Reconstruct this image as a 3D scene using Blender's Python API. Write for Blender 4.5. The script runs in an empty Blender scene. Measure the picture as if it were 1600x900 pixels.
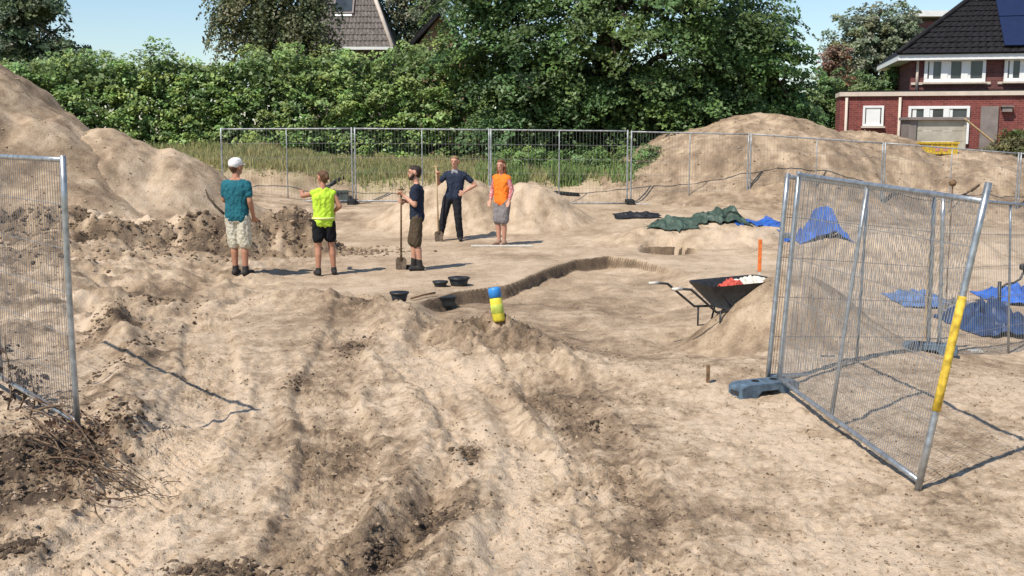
import bpy, bmesh, math, random
import numpy as np
from mathutils import Vector, Matrix

# ------------------------------------------------------------------ camera, sky, sun, exposure
scene = bpy.context.scene
C = scene.collection
R = math.radians
FPX, HC, PITCH = 1700.0, 2.25, math.atan(240 / 1700.0)
cam_d = bpy.data.cameras.new('camera')
cam = bpy.data.objects.new('camera', cam_d); C.objects.link(cam)
cam.location = (0, 0, HC); cam.rotation_euler = (math.pi / 2 - PITCH, 0, 0)
cam_d.sensor_width = 36.0; cam_d.lens = 36.0 * FPX / 1600.0
cam_d.clip_start = 0.05; cam_d.clip_end = 3000
scene.camera = cam

SUN_EL, SUN_AZ = 54.0, 222.0           # azimuth clockwise from +Y (away from the camera)
w = bpy.data.worlds.new('World'); scene.world = w; w.use_nodes = True
nt = w.node_tree; bg = nt.nodes['Background']
sky = nt.nodes.new('ShaderNodeTexSky'); sky.sky_type = 'NISHITA'; sky.sun_disc = False
sky.sun_elevation = R(SUN_EL); sky.sun_rotation = R(SUN_AZ)
sky.air_density = 1.1; sky.dust_density = 0.3; sky.ozone_density = 4.0
nt.links.new(sky.outputs[0], bg.inputs[0]); bg.inputs[1].default_value = 0.105
sl = bpy.data.lights.new('sun', 'SUN'); so = bpy.data.objects.new('sun', sl); C.objects.link(so)
sl.energy = 4.0; sl.angle = R(0.55); sl.color = (1.0, 0.94, 0.85)
sd = Vector((math.sin(R(SUN_AZ)) * math.cos(R(SUN_EL)), math.cos(R(SUN_AZ)) * math.cos(R(SUN_EL)), math.sin(R(SUN_EL))))
so.rotation_euler = sd.to_track_quat('Z', 'Y').to_euler()
so.location = (-20, -20, 30)
vs = scene.view_settings
vs.view_transform = 'Standard'; vs.look = 'None'; vs.gamma = 1.0; vs.exposure = 0.47
vs.use_curve_mapping = False

rng = np.random.default_rng(7)
random.seed(7)

# ------------------------------------------------------------------ helpers: survey of the place
def ray(px, py):
    dx, dy = (px - 800) / FPX, (450 - py) / FPX
    cp, sp = math.cos(PITCH), math.sin(PITCH)
    return np.array([dx, cp + dy * sp, -sp + dy * cp])
def at(px, py, Y):
    d = ray(px, py); t = Y / d[1]
    return Vector((d[0] * t, Y, HC + d[2] * t))
def G(px, py, z=0.0):
    d = ray(px, py); t = (z - HC) / d[2]
    return (d[0] * t, d[1] * t)

# ------------------------------------------------------------------ helpers: noise
_perm = np.random.default_rng(3).permutation(256)
_perm = np.concatenate([_perm, _perm, _perm])
_ang = np.random.default_rng(5).uniform(0, 2 * np.pi, 256)
_gx, _gy = np.cos(_ang), np.sin(_ang)
def perlin(x, y, seed=0):
    x = np.asarray(x, float) + seed * 17.13; y = np.asarray(y, float) + seed * 31.7
    xi = np.floor(x).astype(int); yi = np.floor(y).astype(int)
    xf = x - xi; yf = y - yi; xi &= 255; yi &= 255
    u = xf * xf * xf * (xf * (xf * 6 - 15) + 10); v = yf * yf * yf * (yf * (yf * 6 - 15) + 10)
    def g(ix, iy, dx, dy):
        h = _perm[_perm[ix] + iy]; return _gx[h] * dx + _gy[h] * dy
    a = g(xi, yi, xf, yf); b = g(xi + 1, yi, xf - 1, yf)
    c = g(xi, yi + 1, xf, yf - 1); d = g(xi + 1, yi + 1, xf - 1, yf - 1)
    return (a + u * (b - a)) * (1 - v) + (c + u * (d - c)) * v
def fbm(x, y, sc, octv=4, seed=0, gain=0.5, ridged=False):
    s = 0; a = 1.0; f = 1.0 / sc
    for o in range(octv):
        n = perlin(x * f, y * f, seed + o * 3)
        if ridged: n = 0.5 - np.abs(n) * 1.6
        s = s + a * n; a *= gain; f *= 2.03
    return s
def sstep(a, b, x):
    t = np.clip((x - a) / (b - a), 0, 1); return t * t * (3 - 2 * t)
def gauss(x, y, cx, cy, sx, sy, rot=0.0):
    c, s = math.cos(rot), math.sin(rot); dx = x - cx; dy = y - cy
    u = (dx * c + dy * s) / sx; v = (-dx * s + dy * c) / sy
    return np.exp(-0.5 * (u * u + v * v))
def polydist(x, y, pts):
    best = np.full(np.shape(x), 1e9); sgn = np.zeros(np.shape(x)); along = np.zeros(np.shape(x)); L = 0
    for (x0, y0), (x1, y1) in zip(pts[:-1], pts[1:]):
        dx, dy = x1 - x0, y1 - y0; l = math.hypot(dx, dy)
        t = np.clip(((x - x0) * dx + (y - y0) * dy) / (l * l), 0, 1)
        d = np.hypot(x - x0 - t * dx, y - y0 - t * dy)
        m = d < best
        best = np.where(m, d, best); sgn = np.where(m, ((x - x0) * dy - (y - y0) * dx) / l, sgn)
        along = np.where(m, L + t * l, along); L += l
    return best, sgn, along

# ------------------------------------------------------------------ helpers: mesh and objects
def link(name, me, mat=None, parent=None):
    o = bpy.data.objects.new(name, me); C.objects.link(o)
    if mat is not None and me is not None and not me.materials: me.materials.append(mat)
    if parent is not None: o.parent = parent
    return o
def tag(o, label=None, cat=None, group=None, kind=None):
    if label: o['label'] = label
    if cat: o['category'] = cat
    if group: o['group'] = group
    if kind: o['kind'] = kind
    return o
def thing(name, label, cat, loc=(0, 0, 0), rotz=0.0, group=None):
    o = bpy.data.objects.new(name, None); C.objects.link(o); o.empty_display_size = 0.2
    o.location = loc; o.rotation_euler = (0, 0, rotz)
    return tag(o, label, cat, group)
def np_mesh(name, V, F, smooth=True):
    V = np.asarray(V, np.float32); F = np.asarray(F, np.int32)
    me = bpy.data.meshes.new(name); k = F.shape[1]
    me.vertices.add(len(V)); me.vertices.foreach_set('co', V.ravel())
    me.loops.add(F.size); me.loops.foreach_set('vertex_index', F.ravel())
    me.polygons.add(len(F)); me.polygons.foreach_set('loop_start', np.arange(0, F.size, k, dtype=np.int32))
    me.polygons.foreach_set('use_smooth', np.full(len(F), smooth))
    me.update(calc_edges=True); return me
def fattr(me, name, arr):
    a = me.attributes.new(name, 'FLOAT', 'POINT'); a.data.foreach_set('value', np.asarray(arr, np.float32).ravel())
def cattr(me, name, arr):
    a = me.attributes.new(name, 'FLOAT_COLOR', 'POINT')
    rgba = np.ones((len(arr), 4), np.float32); rgba[:, :3] = arr
    a.data.foreach_set('color', rgba.ravel())
class MB:
    """collects simple shapes into one mesh"""
    def __init__(s): s.v = []; s.f = []
    def add(s, vs_, fs):
        b = len(s.v); s.v += [tuple(p) for p in vs_]; s.f += [tuple(i + b for i in f) for f in fs]; return s
    def box(s, cx, cy, cz, sx, sy, sz, rot=None, taper=1.0):
        pts = []
        for dz in (-.5, .5):
            k = taper if dz > 0 else 1.0
            for dx, dy in ((-.5, -.5), (.5, -.5), (.5, .5), (-.5, .5)):
                p = Vector((dx * sx * k, dy * sy * k, dz * sz))
                if rot is not None: p = rot @ p
                pts.append(p + Vector((cx, cy, cz)))
        return s.add(pts, [(3, 2, 1, 0), (4, 5, 6, 7), (0, 1, 5, 4), (1, 2, 6, 5), (2, 3, 7, 6), (3, 0, 4, 7)])
    def tube(s, pts, rad, n=8, cap=True):
        pts = [Vector(p) for p in pts]
        if not hasattr(rad, '__len__'): rad = [rad] * len(pts)
        t0 = (pts[1] - pts[0]).normalized()
        up = Vector((0, 0, 1)) if abs(t0.z) < .9 else Vector((1, 0, 0))
        nn = t0.cross(up).normalized(); vs_ = []; m = len(pts)
        for i, p in enumerate(pts):
            t = (pts[min(i + 1, m - 1)] - pts[max(i - 1, 0)]).normalized()
            nn = (nn - t * nn.dot(t)).normalized(); b = t.cross(nn)
            for k in range(n):
                a = 2 * math.pi * k / n
                vs_.append(p + (nn * math.cos(a) + b * math.sin(a)) * rad[i])
        fs = [(i * n + k, i * n + (k + 1) % n, (i + 1) * n + (k + 1) % n, (i + 1) * n + k) for i in range(m - 1) for k in range(n)]
        if cap: fs += [tuple(range(n - 1, -1, -1)), tuple((m - 1) * n + k for k in range(n))]
        return s.add(vs_, fs)
    def lathe(s, prof, n=20, origin=(0, 0, 0)):
        vs_ = []; o = Vector(origin)
        for r, z in prof:
            for k in range(n):
                a = 2 * math.pi * k / n; vs_.append(o + Vector((r * math.cos(a), r * math.sin(a), z)))
        m = len(prof)
        fs = [(i * n + k, i * n + (k + 1) % n, (i + 1) * n + (k + 1) % n, (i + 1) * n + k) for i in range(m - 1) for k in range(n)]
        fs += [tuple(range(n - 1, -1, -1)), tuple((m - 1) * n + k for k in range(n))]
        return s.add(vs_, fs)
    def mesh(s, name, smooth=False):
        me = bpy.data.meshes.new(name); me.from_pydata(s.v, [], s.f); me.update()
        if smooth:
            me.polygons.foreach_set('use_smooth', [True] * len(me.polygons))
        return me
    def build(s, name, mat, parent=None, smooth=False, bevel=0.0):
        o = link(name, s.mesh(name, smooth), mat, parent)
        if bevel:
            b = o.modifiers.new('bevel', 'BEVEL'); b.width = bevel; b.segments = 2; b.limit_method = 'ANGLE'
        return o

# ------------------------------------------------------------------ materials
MATS = {}
def material(name, col, rough=0.8, metal=0.0, spec=0.3, var=0.12, vscale=8.0, bump=0.0, bscale=40.0, coat=0.0):
    m = bpy.data.materials.new(name); m.use_nodes = True; t = m.node_tree; b = t.nodes['Principled BSDF']
    b.inputs['Roughness'].default_value = rough; b.inputs['Metallic'].default_value = metal
    b.inputs['Specular IOR Level'].default_value = spec; b.inputs['Coat Weight'].default_value = coat
    tc = t.nodes.new('ShaderNodeTexCoord')
    n = t.nodes.new('ShaderNodeTexNoise'); n.inputs['Scale'].default_value = vscale; n.inputs['Detail'].default_value = 5
    t.links.new(tc.outputs['Object'], n.inputs['Vector'])
    rp = t.nodes.new('ShaderNodeValToRGB')
    a = [max(0, c * (1 - var * 1.6)) for c in col]; c2 = [min(1, c * (1 + var)) for c in col]
    rp.color_ramp.elements[0].position = 0.3; rp.color_ramp.elements[1].position = 0.7
    rp.color_ramp.elements[0].color = (*a, 1); rp.color_ramp.elements[1].color = (*c2, 1)
    t.links.new(n.outputs['Fac'], rp.inputs[0]); t.links.new(rp.outputs[0], b.inputs['Base Color'])
    if bump:
        n2 = t.nodes.new('ShaderNodeTexNoise'); n2.inputs['Scale'].default_value = bscale; n2.inputs['Detail'].default_value = 4
        t.links.new(tc.outputs['Object'], n2.inputs['Vector'])
        bp = t.nodes.new('ShaderNodeBump'); bp.inputs['Strength'].default_value = bump; bp.inputs['Distance'].default_value = 0.02
        t.links.new(n2.outputs['Fac'], bp.inputs['Height']); t.links.new(bp.outputs[0], b.inputs['Normal'])
    MATS[name] = m; return m
def soil_material():
    m = bpy.data.materials.new('soil'); m.use_nodes = True; t = m.node_tree; b = t.nodes['Principled BSDF']; N = t.nodes.new; Lk = t.links.new
    b.inputs['Roughness'].default_value = 0.95; b.inputs['Specular IOR Level'].default_value = 0.12
    geo = N('ShaderNodeNewGeometry')
    at_ = N('ShaderNodeAttribute'); at_.attribute_name = 'soil'
    gr = N('ShaderNodeAttribute'); gr.attribute_name = 'green'
    def noise(sc, det=4):
        n = N('ShaderNodeTexNoise'); n.inputs['Scale'].default_value = sc; n.inputs['Detail'].default_value = det
        n.inputs['Roughness'].default_value = 0.65
        Lk(geo.outputs['Position'], n.inputs['Vector']); return n
    n1, n2, n3 = noise(5.0, 6), noise(38.0, 4), noise(0.7, 3)
    def math_(op, a, b_, clamp=False):
        q = N('ShaderNodeMath'); q.operation = op; q.use_clamp = clamp
        for i, v in enumerate((a, b_)):
            if isinstance(v, (int, float)): q.inputs[i].default_value = v
            else: Lk(v, q.inputs[i])
        return q.outputs[0]
    s = math_('ADD', at_.outputs['Fac'], math_('MULTIPLY', math_('SUBTRACT', n1.outputs['Fac'], 0.5), 0.55))
    s = math_('ADD', s, math_('MULTIPLY', math_('SUBTRACT', n2.outputs['Fac'], 0.5), 0.6))
    s = math_('ADD', s, math_('MULTIPLY', math_('SUBTRACT', n3.outputs['Fac'], 0.5), 0.25), True)
    rp = N('ShaderNodeValToRGB'); e = rp.color_ramp.elements
    e[0].position = 0.0; e[0].color = (0.572, 0.44, 0.310, 1); e[1].position = 1.0; e[1].color = (0.075, 0.054, 0.038, 1)
    for p, c in ((0.22, (0.452, 0.338, 0.227, 1)), (0.45, (0.308, 0.222, 0.145, 1)), (0.7, (0.178, 0.125, 0.081, 1))):
        q = e.new(p); q.color = c
    Lk(s, rp.inputs[0])
    mx = N('ShaderNodeMix'); mx.data_type = 'RGBA'
    Lk(gr.outputs['Fac'], mx.inputs[0]); Lk(rp.outputs[0], mx.inputs[6]); mx.inputs[7].default_value = (0.30, 0.27, 0.13, 1)
    Lk(mx.outputs[2], b.inputs['Base Color'])
    bp = N('ShaderNodeBump'); bp.inputs['Strength'].default_value = 0.8; bp.inputs['Distance'].default_value = 0.025
    hn = math_('ADD', math_('MULTIPLY', noise(22.0, 5).outputs['Fac'], 1.0), math_('MULTIPLY', noise(95.0, 3).outputs['Fac'], 0.5))
    Lk(hn, bp.inputs['Height'])
    bp2 = N('ShaderNodeBump'); bp2.inputs['Strength'].default_value = 0.35; bp2.inputs['Distance'].default_value = 0.07
    Lk(noise(6.5, 6).outputs['Fac'], bp2.inputs['Height']); Lk(bp.outputs[0], bp2.inputs['Normal']); Lk(bp2.outputs[0], b.inputs['Normal'])
    return m
SOIL = soil_material()
def leaf_material(name, trans=0.25, rough=0.45, spec=0.35):
    m = bpy.data.materials.new(name); m.use_nodes = True; t = m.node_tree; b = t.nodes['Principled BSDF']; N = t.nodes.new; Lk = t.links.new
    a = N('ShaderNodeAttribute'); a.attribute_name = 'tint'
    Lk(a.outputs['Color'], b.inputs['Base Color']); b.inputs['Roughness'].default_value = rough; b.inputs['Specular IOR Level'].default_value = spec
    tr = N('ShaderNodeBsdfTranslucent'); h = N('ShaderNodeHueSaturation'); h.inputs['Value'].default_value = 1.3; h.inputs['Hue'].default_value = 0.48
    Lk(a.outputs['Color'], h.inputs['Color']); Lk(h.outputs[0], tr.inputs['Color'])
    mx = N('ShaderNodeMixShader'); mx.inputs[0].default_value = trans
    Lk(b.outputs[0], mx.inputs[1]); Lk(tr.outputs[0], mx.inputs[2]); Lk(mx.outputs[0], t.nodes['Material Output'].inputs[0])
    return m
LEAF = leaf_material('leaf'); GRASS = leaf_material('grass_blade', 0.3, 0.6, 0.2)
GALV = material('galvanised_steel', (0.40, 0.42, 0.43), 0.42, 0.75, 0.5, 0.22, 18)
GALVDULL = material('weathered_galvanised_steel', (0.36, 0.37, 0.37), 0.6, 0.5, 0.4, 0.25, 12)
WIRE = material('fence_wire', (0.27, 0.27, 0.265), 0.6, 0.3, 0.4, 0.1, 10)
YELLOW = material('yellow_plastic', (0.66, 0.45, 0.05), 0.6, 0, 0.3, 0.3, 22)
BLUEGREY = material('recycled_foot_plastic', (0.10, 0.145, 0.19), 0.7, 0, 0.3, 0.3, 12, 0.3, 60)
BLACKP = material('black_plastic', (0.025, 0.026, 0.027), 0.45, 0, 0.4, 0.3, 20)
DARKST = material('dark_steel', (0.05, 0.05, 0.052), 0.5, 0.3, 0.4, 0.25, 25)
RUBBER = material('rubber', (0.022, 0.022, 0.022), 0.85, 0, 0.2, 0.3, 20)
GRIPW = material('pale_grip', (0.62, 0.58, 0.5), 0.6, 0, 0.3, 0.12, 20)
ORANGE = material('orange_paint', (0.78, 0.20, 0.05), 0.7, 0, 0.2, 0.22, 22)
WOODL = material('pale_timber', (0.50, 0.36, 0.20), 0.75, 0, 0.2, 0.18, 22, 0.2, 60)
WOODD = material('brown_wood', (0.20, 0.125, 0.07), 0.85, 0, 0.15, 0.3, 20, 0.4, 60)
TWIG = material('dry_twig', (0.17, 0.115, 0.075), 0.9, 0, 0.1, 0.35, 14, 0.4, 60)
BARK = material('bark', (0.075, 0.058, 0.042), 0.95, 0, 0.1, 0.35, 8, 0.6, 20)
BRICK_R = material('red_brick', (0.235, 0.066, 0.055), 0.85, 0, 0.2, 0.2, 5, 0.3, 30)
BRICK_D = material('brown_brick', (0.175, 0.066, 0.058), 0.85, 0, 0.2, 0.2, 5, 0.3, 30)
WHITE = material('white_paint', (0.80, 0.79, 0.76), 0.5, 0, 0.4, 0.05, 3)
CREAM = material('cream_trim', (0.62, 0.52, 0.43), 0.7, 0, 0.2, 0.08, 4)
TILE_D = material('dark_roof_tile', (0.016, 0.0145, 0.016), 0.7, 0, 0.2, 0.3, 6)
TILE_B = material('brown_roof_tile', (0.145, 0.122, 0.107), 0.8, 0, 0.3, 0.25, 6)
GLASS = material('window_glass', (0.05, 0.06, 0.065), 0.08, 0, 0.6, 0.4, 1.2)
SOLAR = material('solar_cell', (0.012, 0.02, 0.06), 0.3, 0, 0.6, 0.1, 5)
GREYW = material('grey_render', (0.24, 0.20, 0.18), 0.85, 0, 0.2, 0.12, 4)
BEIGE = material('beige_board', (0.45, 0.41, 0.33), 0.8, 0, 0.2, 0.12, 4)
SKIN = material('skin', (0.52, 0.27, 0.18), 0.55, 0, 0.35, 0.08, 10)
SKIN2 = material('tanned_skin', (0.42, 0.20, 0.12), 0.55, 0, 0.35, 0.08, 10)
HAIRD = material('dark_hair', (0.035, 0.022, 0.016), 0.7, 0, 0.3, 0.3, 30)
HAIRB = material('brown_hair', (0.12, 0.06, 0.03), 0.7, 0, 0.3, 0.3, 30)
HAIRR = material('auburn_hair', (0.17, 0.055, 0.025), 0.65, 0, 0.3, 0.3, 30)
HAIRF = material('fair_hair', (0.25, 0.15, 0.075), 0.7, 0, 0.3, 0.3, 30)

def add_bricks(m, mortar):
    t = m.node_tree; b = t.nodes['Principled BSDF']; N = t.nodes.new; src = b.inputs['Base Color'].links[0].from_socket
    tc = N('ShaderNodeTexCoord'); sp = N('ShaderNodeSeparateXYZ'); cb = N('ShaderNodeCombineXYZ'); br = N('ShaderNodeTexBrick')
    t.links.new(tc.outputs['Object'], sp.inputs[0]); t.links.new(sp.outputs['X'], cb.inputs['X']); t.links.new(sp.outputs['Z'], cb.inputs['Y']); t.links.new(cb.outputs[0], br.inputs['Vector'])
    br.inputs['Scale'].default_value = 1.0; br.inputs['Brick Width'].default_value = .22; br.inputs['Row Height'].default_value = .075; br.inputs['Mortar Size'].default_value = .008
    br.inputs['Mortar'].default_value = (*mortar, 1); t.links.new(src, br.inputs['Color1'])
    h = N('ShaderNodeHueSaturation'); h.inputs['Value'].default_value = .7; t.links.new(src, h.inputs['Color']); t.links.new(h.outputs[0], br.inputs['Color2'])
    t.links.new(br.outputs['Color'], b.inputs['Base Color'])
add_bricks(BRICK_R, (.26, .11, .095)); add_bricks(BRICK_D, (.17, .09, .08))

# ------------------------------------------------------------------ the lie of the land
EDGE = [G(655, 472), G(720, 456), G(790, 446), G(850, 422), G(900, 406), G(950, 400), G(1000, 407), G(1060, 424), G(1130, 432), G(1240, 440)]
EX = np.array([p[0] for p in EDGE]); EY = np.array([p[1] for p in EDGE])
LANE_LEFT = [G(120, 900), G(270, 720), G(330, 600), G(320, 500), G(420, 460)]
LANE_MID = [G(470, 900), G(535, 720), G(505, 610), G(545, 520), G(560, 470)]
LANE_LIGHT = [G(860, 900), G(800, 730), G(720, 620), G(640, 560), G(560, 520)]
LANE_BROWN = [G(1010, 900), G(930, 700), G(850, 600), G(780, 530)]
LANE_REF = [G(420, 1000), G(560, 800), G(600, 660), G(560, 560), G(500, 470), G(430, 420)]
LANE_DARK = [G(480, 960), G(600, 880), G(660, 820), G(720, 720), G(690, 620)]
def patch(px, py, rx, ry, z=0.0):
    x, y = G(px, py, z); return x, y, rx * y / FPX, ry * y * y / (FPX * (HC - z))
def T(x, y):
    x = np.asarray(x, float); y = np.asarray(y, float)
    n1 = fbm(x, y, 2.2, 3, 1); n2 = fbm(x, y, 0.55, 3, 9); n3 = fbm(x, y, 0.14, 3, 21); rid = fbm(x, y, 0.30, 3, 40, ridged=True)
    near = sstep(15, 9, y)
    z = 0.028 * n1 * (0.4 + near)
    rough = 0.45 + 0.55 * near
    n4 = fbm(x, y, 0.055, 2, 27); n5 = fbm(x, y, 0.07, 2, 33)
    chunk = sstep(-.15, .35, fbm(x, y, .9, 3, 35))
    rd, rs, ra = polydist(x, y, LANE_REF)
    streak = fbm(rs / 0.16, ra / 1.5, 1.0, 3, 44) * sstep(2.6, 1.6, rd) * near
    z = z + 0.012 * n2 * rough + 0.013 * n3 * rough + 0.012 * rid * near + 0.013 * streak
    bil1 = np.abs(perlin(x / .13, y / .13, 60)) - .25; bil2 = np.abs(perlin(x / .06, y / .06, 63)) - .25
    flat = 0.35 + 0.65 * sstep(-.3, .25, fbm(x, y, 1.1, 2, 66))
    nb = np.maximum(near, (.42 + .5 * sstep(-2.5, -4.5, x)) * sstep(27, 23, y))
    z = z + nb * flat * (-0.034 * bil1 + 0.014 * bil2 * near)
    z = z + .17 * gauss(x, y, *G(765, 525), .50, .75) * (1 + .5 * n2 + .6 * n3)
    for q_, off in enumerate(np.arange(-1.75, 1.6, .235)):
        on_ = sstep(-.12, .15, perlin(ra / .85 + q_ * 7.3, np.full(np.shape(ra), q_ * 3.7), 71)) * sstep(2.6, 1.8, rd) * near
        z = z + (.013 + .016 * ((q_ * 37) % 10) / 10) * np.exp(-((rs - off - .07 * n2 - .05 * math.sin(q_ * 5.1)) / .042) ** 2) * on_
    z = z + near * (0.009 * n4 + 0.045 * chunk * np.clip(n5 - .12, 0, 1))
    # level ground towards the fence, lower on the right
    z = z + (0.42 - 0.5 * sstep(4.5, 11, x)) * sstep(23, 27.8, y) + 0.30 * sstep(30, 36, y) + sstep(34, 40, y) * 0.5 * sstep(4.5, 11, x)
    z = z + 0.62 * sstep(29.0, 30.6, y + .35 * n1) * (1 - .5 * sstep(3.0, 6.0, x))
    z = z - 0.28 * sstep(3.6, 6.0, x) * sstep(9.0, 11.5, y) * sstep(20, 16, y)
    z = z + 0.36 * sstep(-4.2, -8.0, x) * sstep(11.0, 15.0, y) * (1 + .3 * n1)
    lm = sstep(-2.9, -4.6, x) * sstep(9.5, 12.5, y) * sstep(20.2, 19.0, y)
    z = z + lm * (.20 * fbm(x, y, .8, 4, 81) + .07 * fbm(x, y, .35, 3, 85, ridged=True))
    # dug-out level with its cut edge
    ye = np.interp(x, EX, EY) + 0.14 * fbm(x, y, 1.4, 2, 55)
    d = ye - y
    inx = sstep(-1.3, -1.0, x) * sstep(3.0, 2.2, x)
    low = sstep(0.0, 0.12, d) * inx * sstep(10.4, 12.2, y)
    z = z - 0.18 * low * (1 + .5 * fbm(x, y, .8, 2, 58))
    x2, y2 = G(1044, 392)
    q = np.sqrt(((x - x2) / 0.52) ** 2 + ((y - y2) / 0.75) ** 2) + 0.15 * n2
    z = z - 0.42 * sstep(1.04, 0.94, q) * sstep(-1.0, 0.3, (y - y2) / 0.75)
    # low earth ridge in front of the dug-out level
    dd, sg, al = polydist(x, y, [G(470, 470), G(610, 492), G(720, 512), G(800, 530), G(880, 575)])
    z = z + 0.15 * np.exp(-(dd / 0.5) ** 2) * (1 + 0.3 * n2 + .4 * n3)
    dd, sg, al = polydist(x, y, [G(1000, 590), G(1080, 600), G(1140, 585)])
    z = z + 0.08 * np.exp(-(dd / 0.35) ** 2)
    # wheel tracks
    for pts, wd, dep, lug in ((LANE_LEFT, 0.26, 0.032, 1.4), (LANE_MID, 0.26, 0.036, 1.5), (LANE_LIGHT, 0.30, 0.034, 1.0), (LANE_BROWN, 0.26, 0.036, 1.5)):
        dd, sg, al = polydist(x, y, pts); dd = dd + 0.05 * n2
        z = z - dep * sstep(wd * 1.12, wd * 0.86, dd) + dep * 0.55 * np.exp(-((dd - wd * 1.32) / 0.09) ** 2) * (0.9 + 1.0 * n2 + 1.4 * n3)
        ph = al / 0.105 + np.abs(sg) * 3.5 / 0.3
        z = z + 0.012 * lug * np.clip(np.sin(2 * np.pi * ph) * 2.2, -1, 1) * sstep(wd, wd * 0.7, dd) * sstep(-0.35, 0.25, fbm(x, y, 0.8, 2, 77))
    dd, sg, al = polydist(x, y, LANE_DARK)
    z = z - 0.09 * np.exp(-(dd / 0.12) ** 2) * sstep(7.3, 6.6, y) + 0.05 * np.exp(-((dd - 0.26) / 0.12) ** 2) + 0.05 * np.exp(-(dd / 0.22) ** 2) * rid
    # rubbly bank at the lower left and soil bank on the left
    xl, yl, al_, bl_ = patch(60, 740, 130, 70)
    z = z + 0.11 * gauss(x, y, xl - 0.25, yl, 0.62, 0.8) * (1 + 0.7 * n2 + n3)
    xl, yl, al_, bl_ = patch(190, 560, 40, 60)
    z = z + 0.10 * np.exp(-(polydist(x, y, [G(170, 500), G(205, 560), G(200, 640), G(190, 700)])[0] / 0.22) ** 2) * (1 + n2 * 1.5)
    return z

# heaps: (name, function giving height above T, extents, soil amount, label)
def cone(x, y, cx, cy, rx, ry, H, e=0.17, seed=0, wob=0.16, fine=0.03, pw=1.0):
    n = fbm(x, y, 1.6, 3, seed) * wob
    r = np.sqrt(((x - cx) / rx) ** 2 + ((y - cy) / ry) ** 2) ** pw + n
    h = H * (1 + e * 0.5 - np.sqrt(r * r + e * e))
    h = np.where(h < 0.5 * H, h * (0.4 + 0.6 * np.clip(h / (0.5 * H), 0, 1)), h)
    gul = fbm(x, y, 0.32, 4, seed + 5); rdg = fbm(x, y, 0.8, 3, seed + 11, ridged=True)
    return h + (gul * fine * 1.6 + rdg * fine) * np.clip(h / (0.3 * H), 0.15, 1)
def heapA(x, y): return np.maximum(cone(x, y, -13.3, 24.2, 6.4, 4.9, 4.35, 0.15, 100, 0.07, 0.04),
                                   cone(x, y, -10.5, 22.6, 3.4, 2.4, 1.7, 0.3, 107, 0.10, 0.04))
def heapB(x, y): return np.maximum(cone(x, y, -9.3, 24.4, 3.0, 3.0, 2.15, 0.22, 120, 0.09, 0.04), cone(x, y, -7.7, 24.7, 2.0, 2.4, 1.62, 0.25, 126, 0.09, 0.04))
def heapC(x, y): return np.maximum(cone(x, y, -1.2, 25.4, 2.0, 1.3, 1.15, 0.22, 140, 0.14, 0.06), cone(x, y, 0.3, 25.6, 1.5, 1.3, 1.0, 0.25, 143, 0.16, 0.06))
def heapD(x, y):
    h = cone(x, y, 7.9, 32.4, 5.3, 4.8, 2.6, 0.28, 160, 0.07, 0.045)
    h = np.maximum(h, cone(x, y, 10.7, 33.2, 4.0, 4.6, 2.4, 0.4, 163, 0.09, 0.06))
    h = np.maximum(h, cone(x, y, 13.4, 32.8, 4.5, 4.8, 1.85, 0.5, 166, 0.09, 0.05))
    return np.maximum(h, cone(x, y, 17.5, 32.8, 4.5, 4.8, 1.7, 0.5, 169, 0.09, 0.05))
def heapE(x, y): return np.maximum(cone(x, y, -3.9, 21.3, 1.9, 1.05, 0.98, 0.3, 180, 0.3, 0.11), cone(x, y, -5.6, 21.0, 1.9, 1.0, 0.80, 0.3, 183, 0.3, 0.12))
def heapF(x, y): return cone(x, y, 3.2, 12.35, 1.22, 1.0, 0.74, 0.25, 200, 0.12, 0.035)
def heapG(x, y):
    x2, y2 = G(1044, 392); q = np.sqrt(((x - x2) / 0.55) ** 2 + ((y - y2) / 0.8) ** 2)
    h = np.maximum(cone(x, y, 4.0, 22.8, 2.6, 1.3, 0.52, 0.35, 220, 0.2, 0.05), cone(x, y, 7.2, 20.6, 2.6, 1.8, 0.5, 0.4, 223, 0.2, 0.05))
    return np.where(q < 1.05, -.5, h)
BANK = [(-11.5, 19.2), (-9.0, 19.7), (-7.4, 19.9), (-5.8, 20.5), (-4.4, 20.8), (-2.9, 21.5)]
def heapE(x, y):
    n = fbm(x, y, .9, 3, 180); dd, sg, al = polydist(x, y, BANK); d = -sg + .55 * n
    tot = 8.9; ends = sstep(tot - .0, tot - 1.5, al) * sstep(0, .8, al)
    H = (.66 + .45 * fbm(x, y, 1.6, 2, 184)) * (1 + .25 * sstep(6.4, 7.6, al))
    out = np.maximum(dd - np.abs(sg), 0)
    h = H * sstep(-1.25, .25, d) * np.clip(1.05 - np.maximum(d, 0) / 2.2, -.3, 1) * ends - out * .8 - .12
    return h + (.20 * fbm(x, y, .42, 4, 187, .6) + .16 * (np.abs(perlin(x / .38, y / .38, 190)) - .2) + .07 * np.abs(perlin(x / .16, y / .16, 197))) * sstep(-1.5, -.7, d) * sstep(2.0, .8, d)
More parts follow.
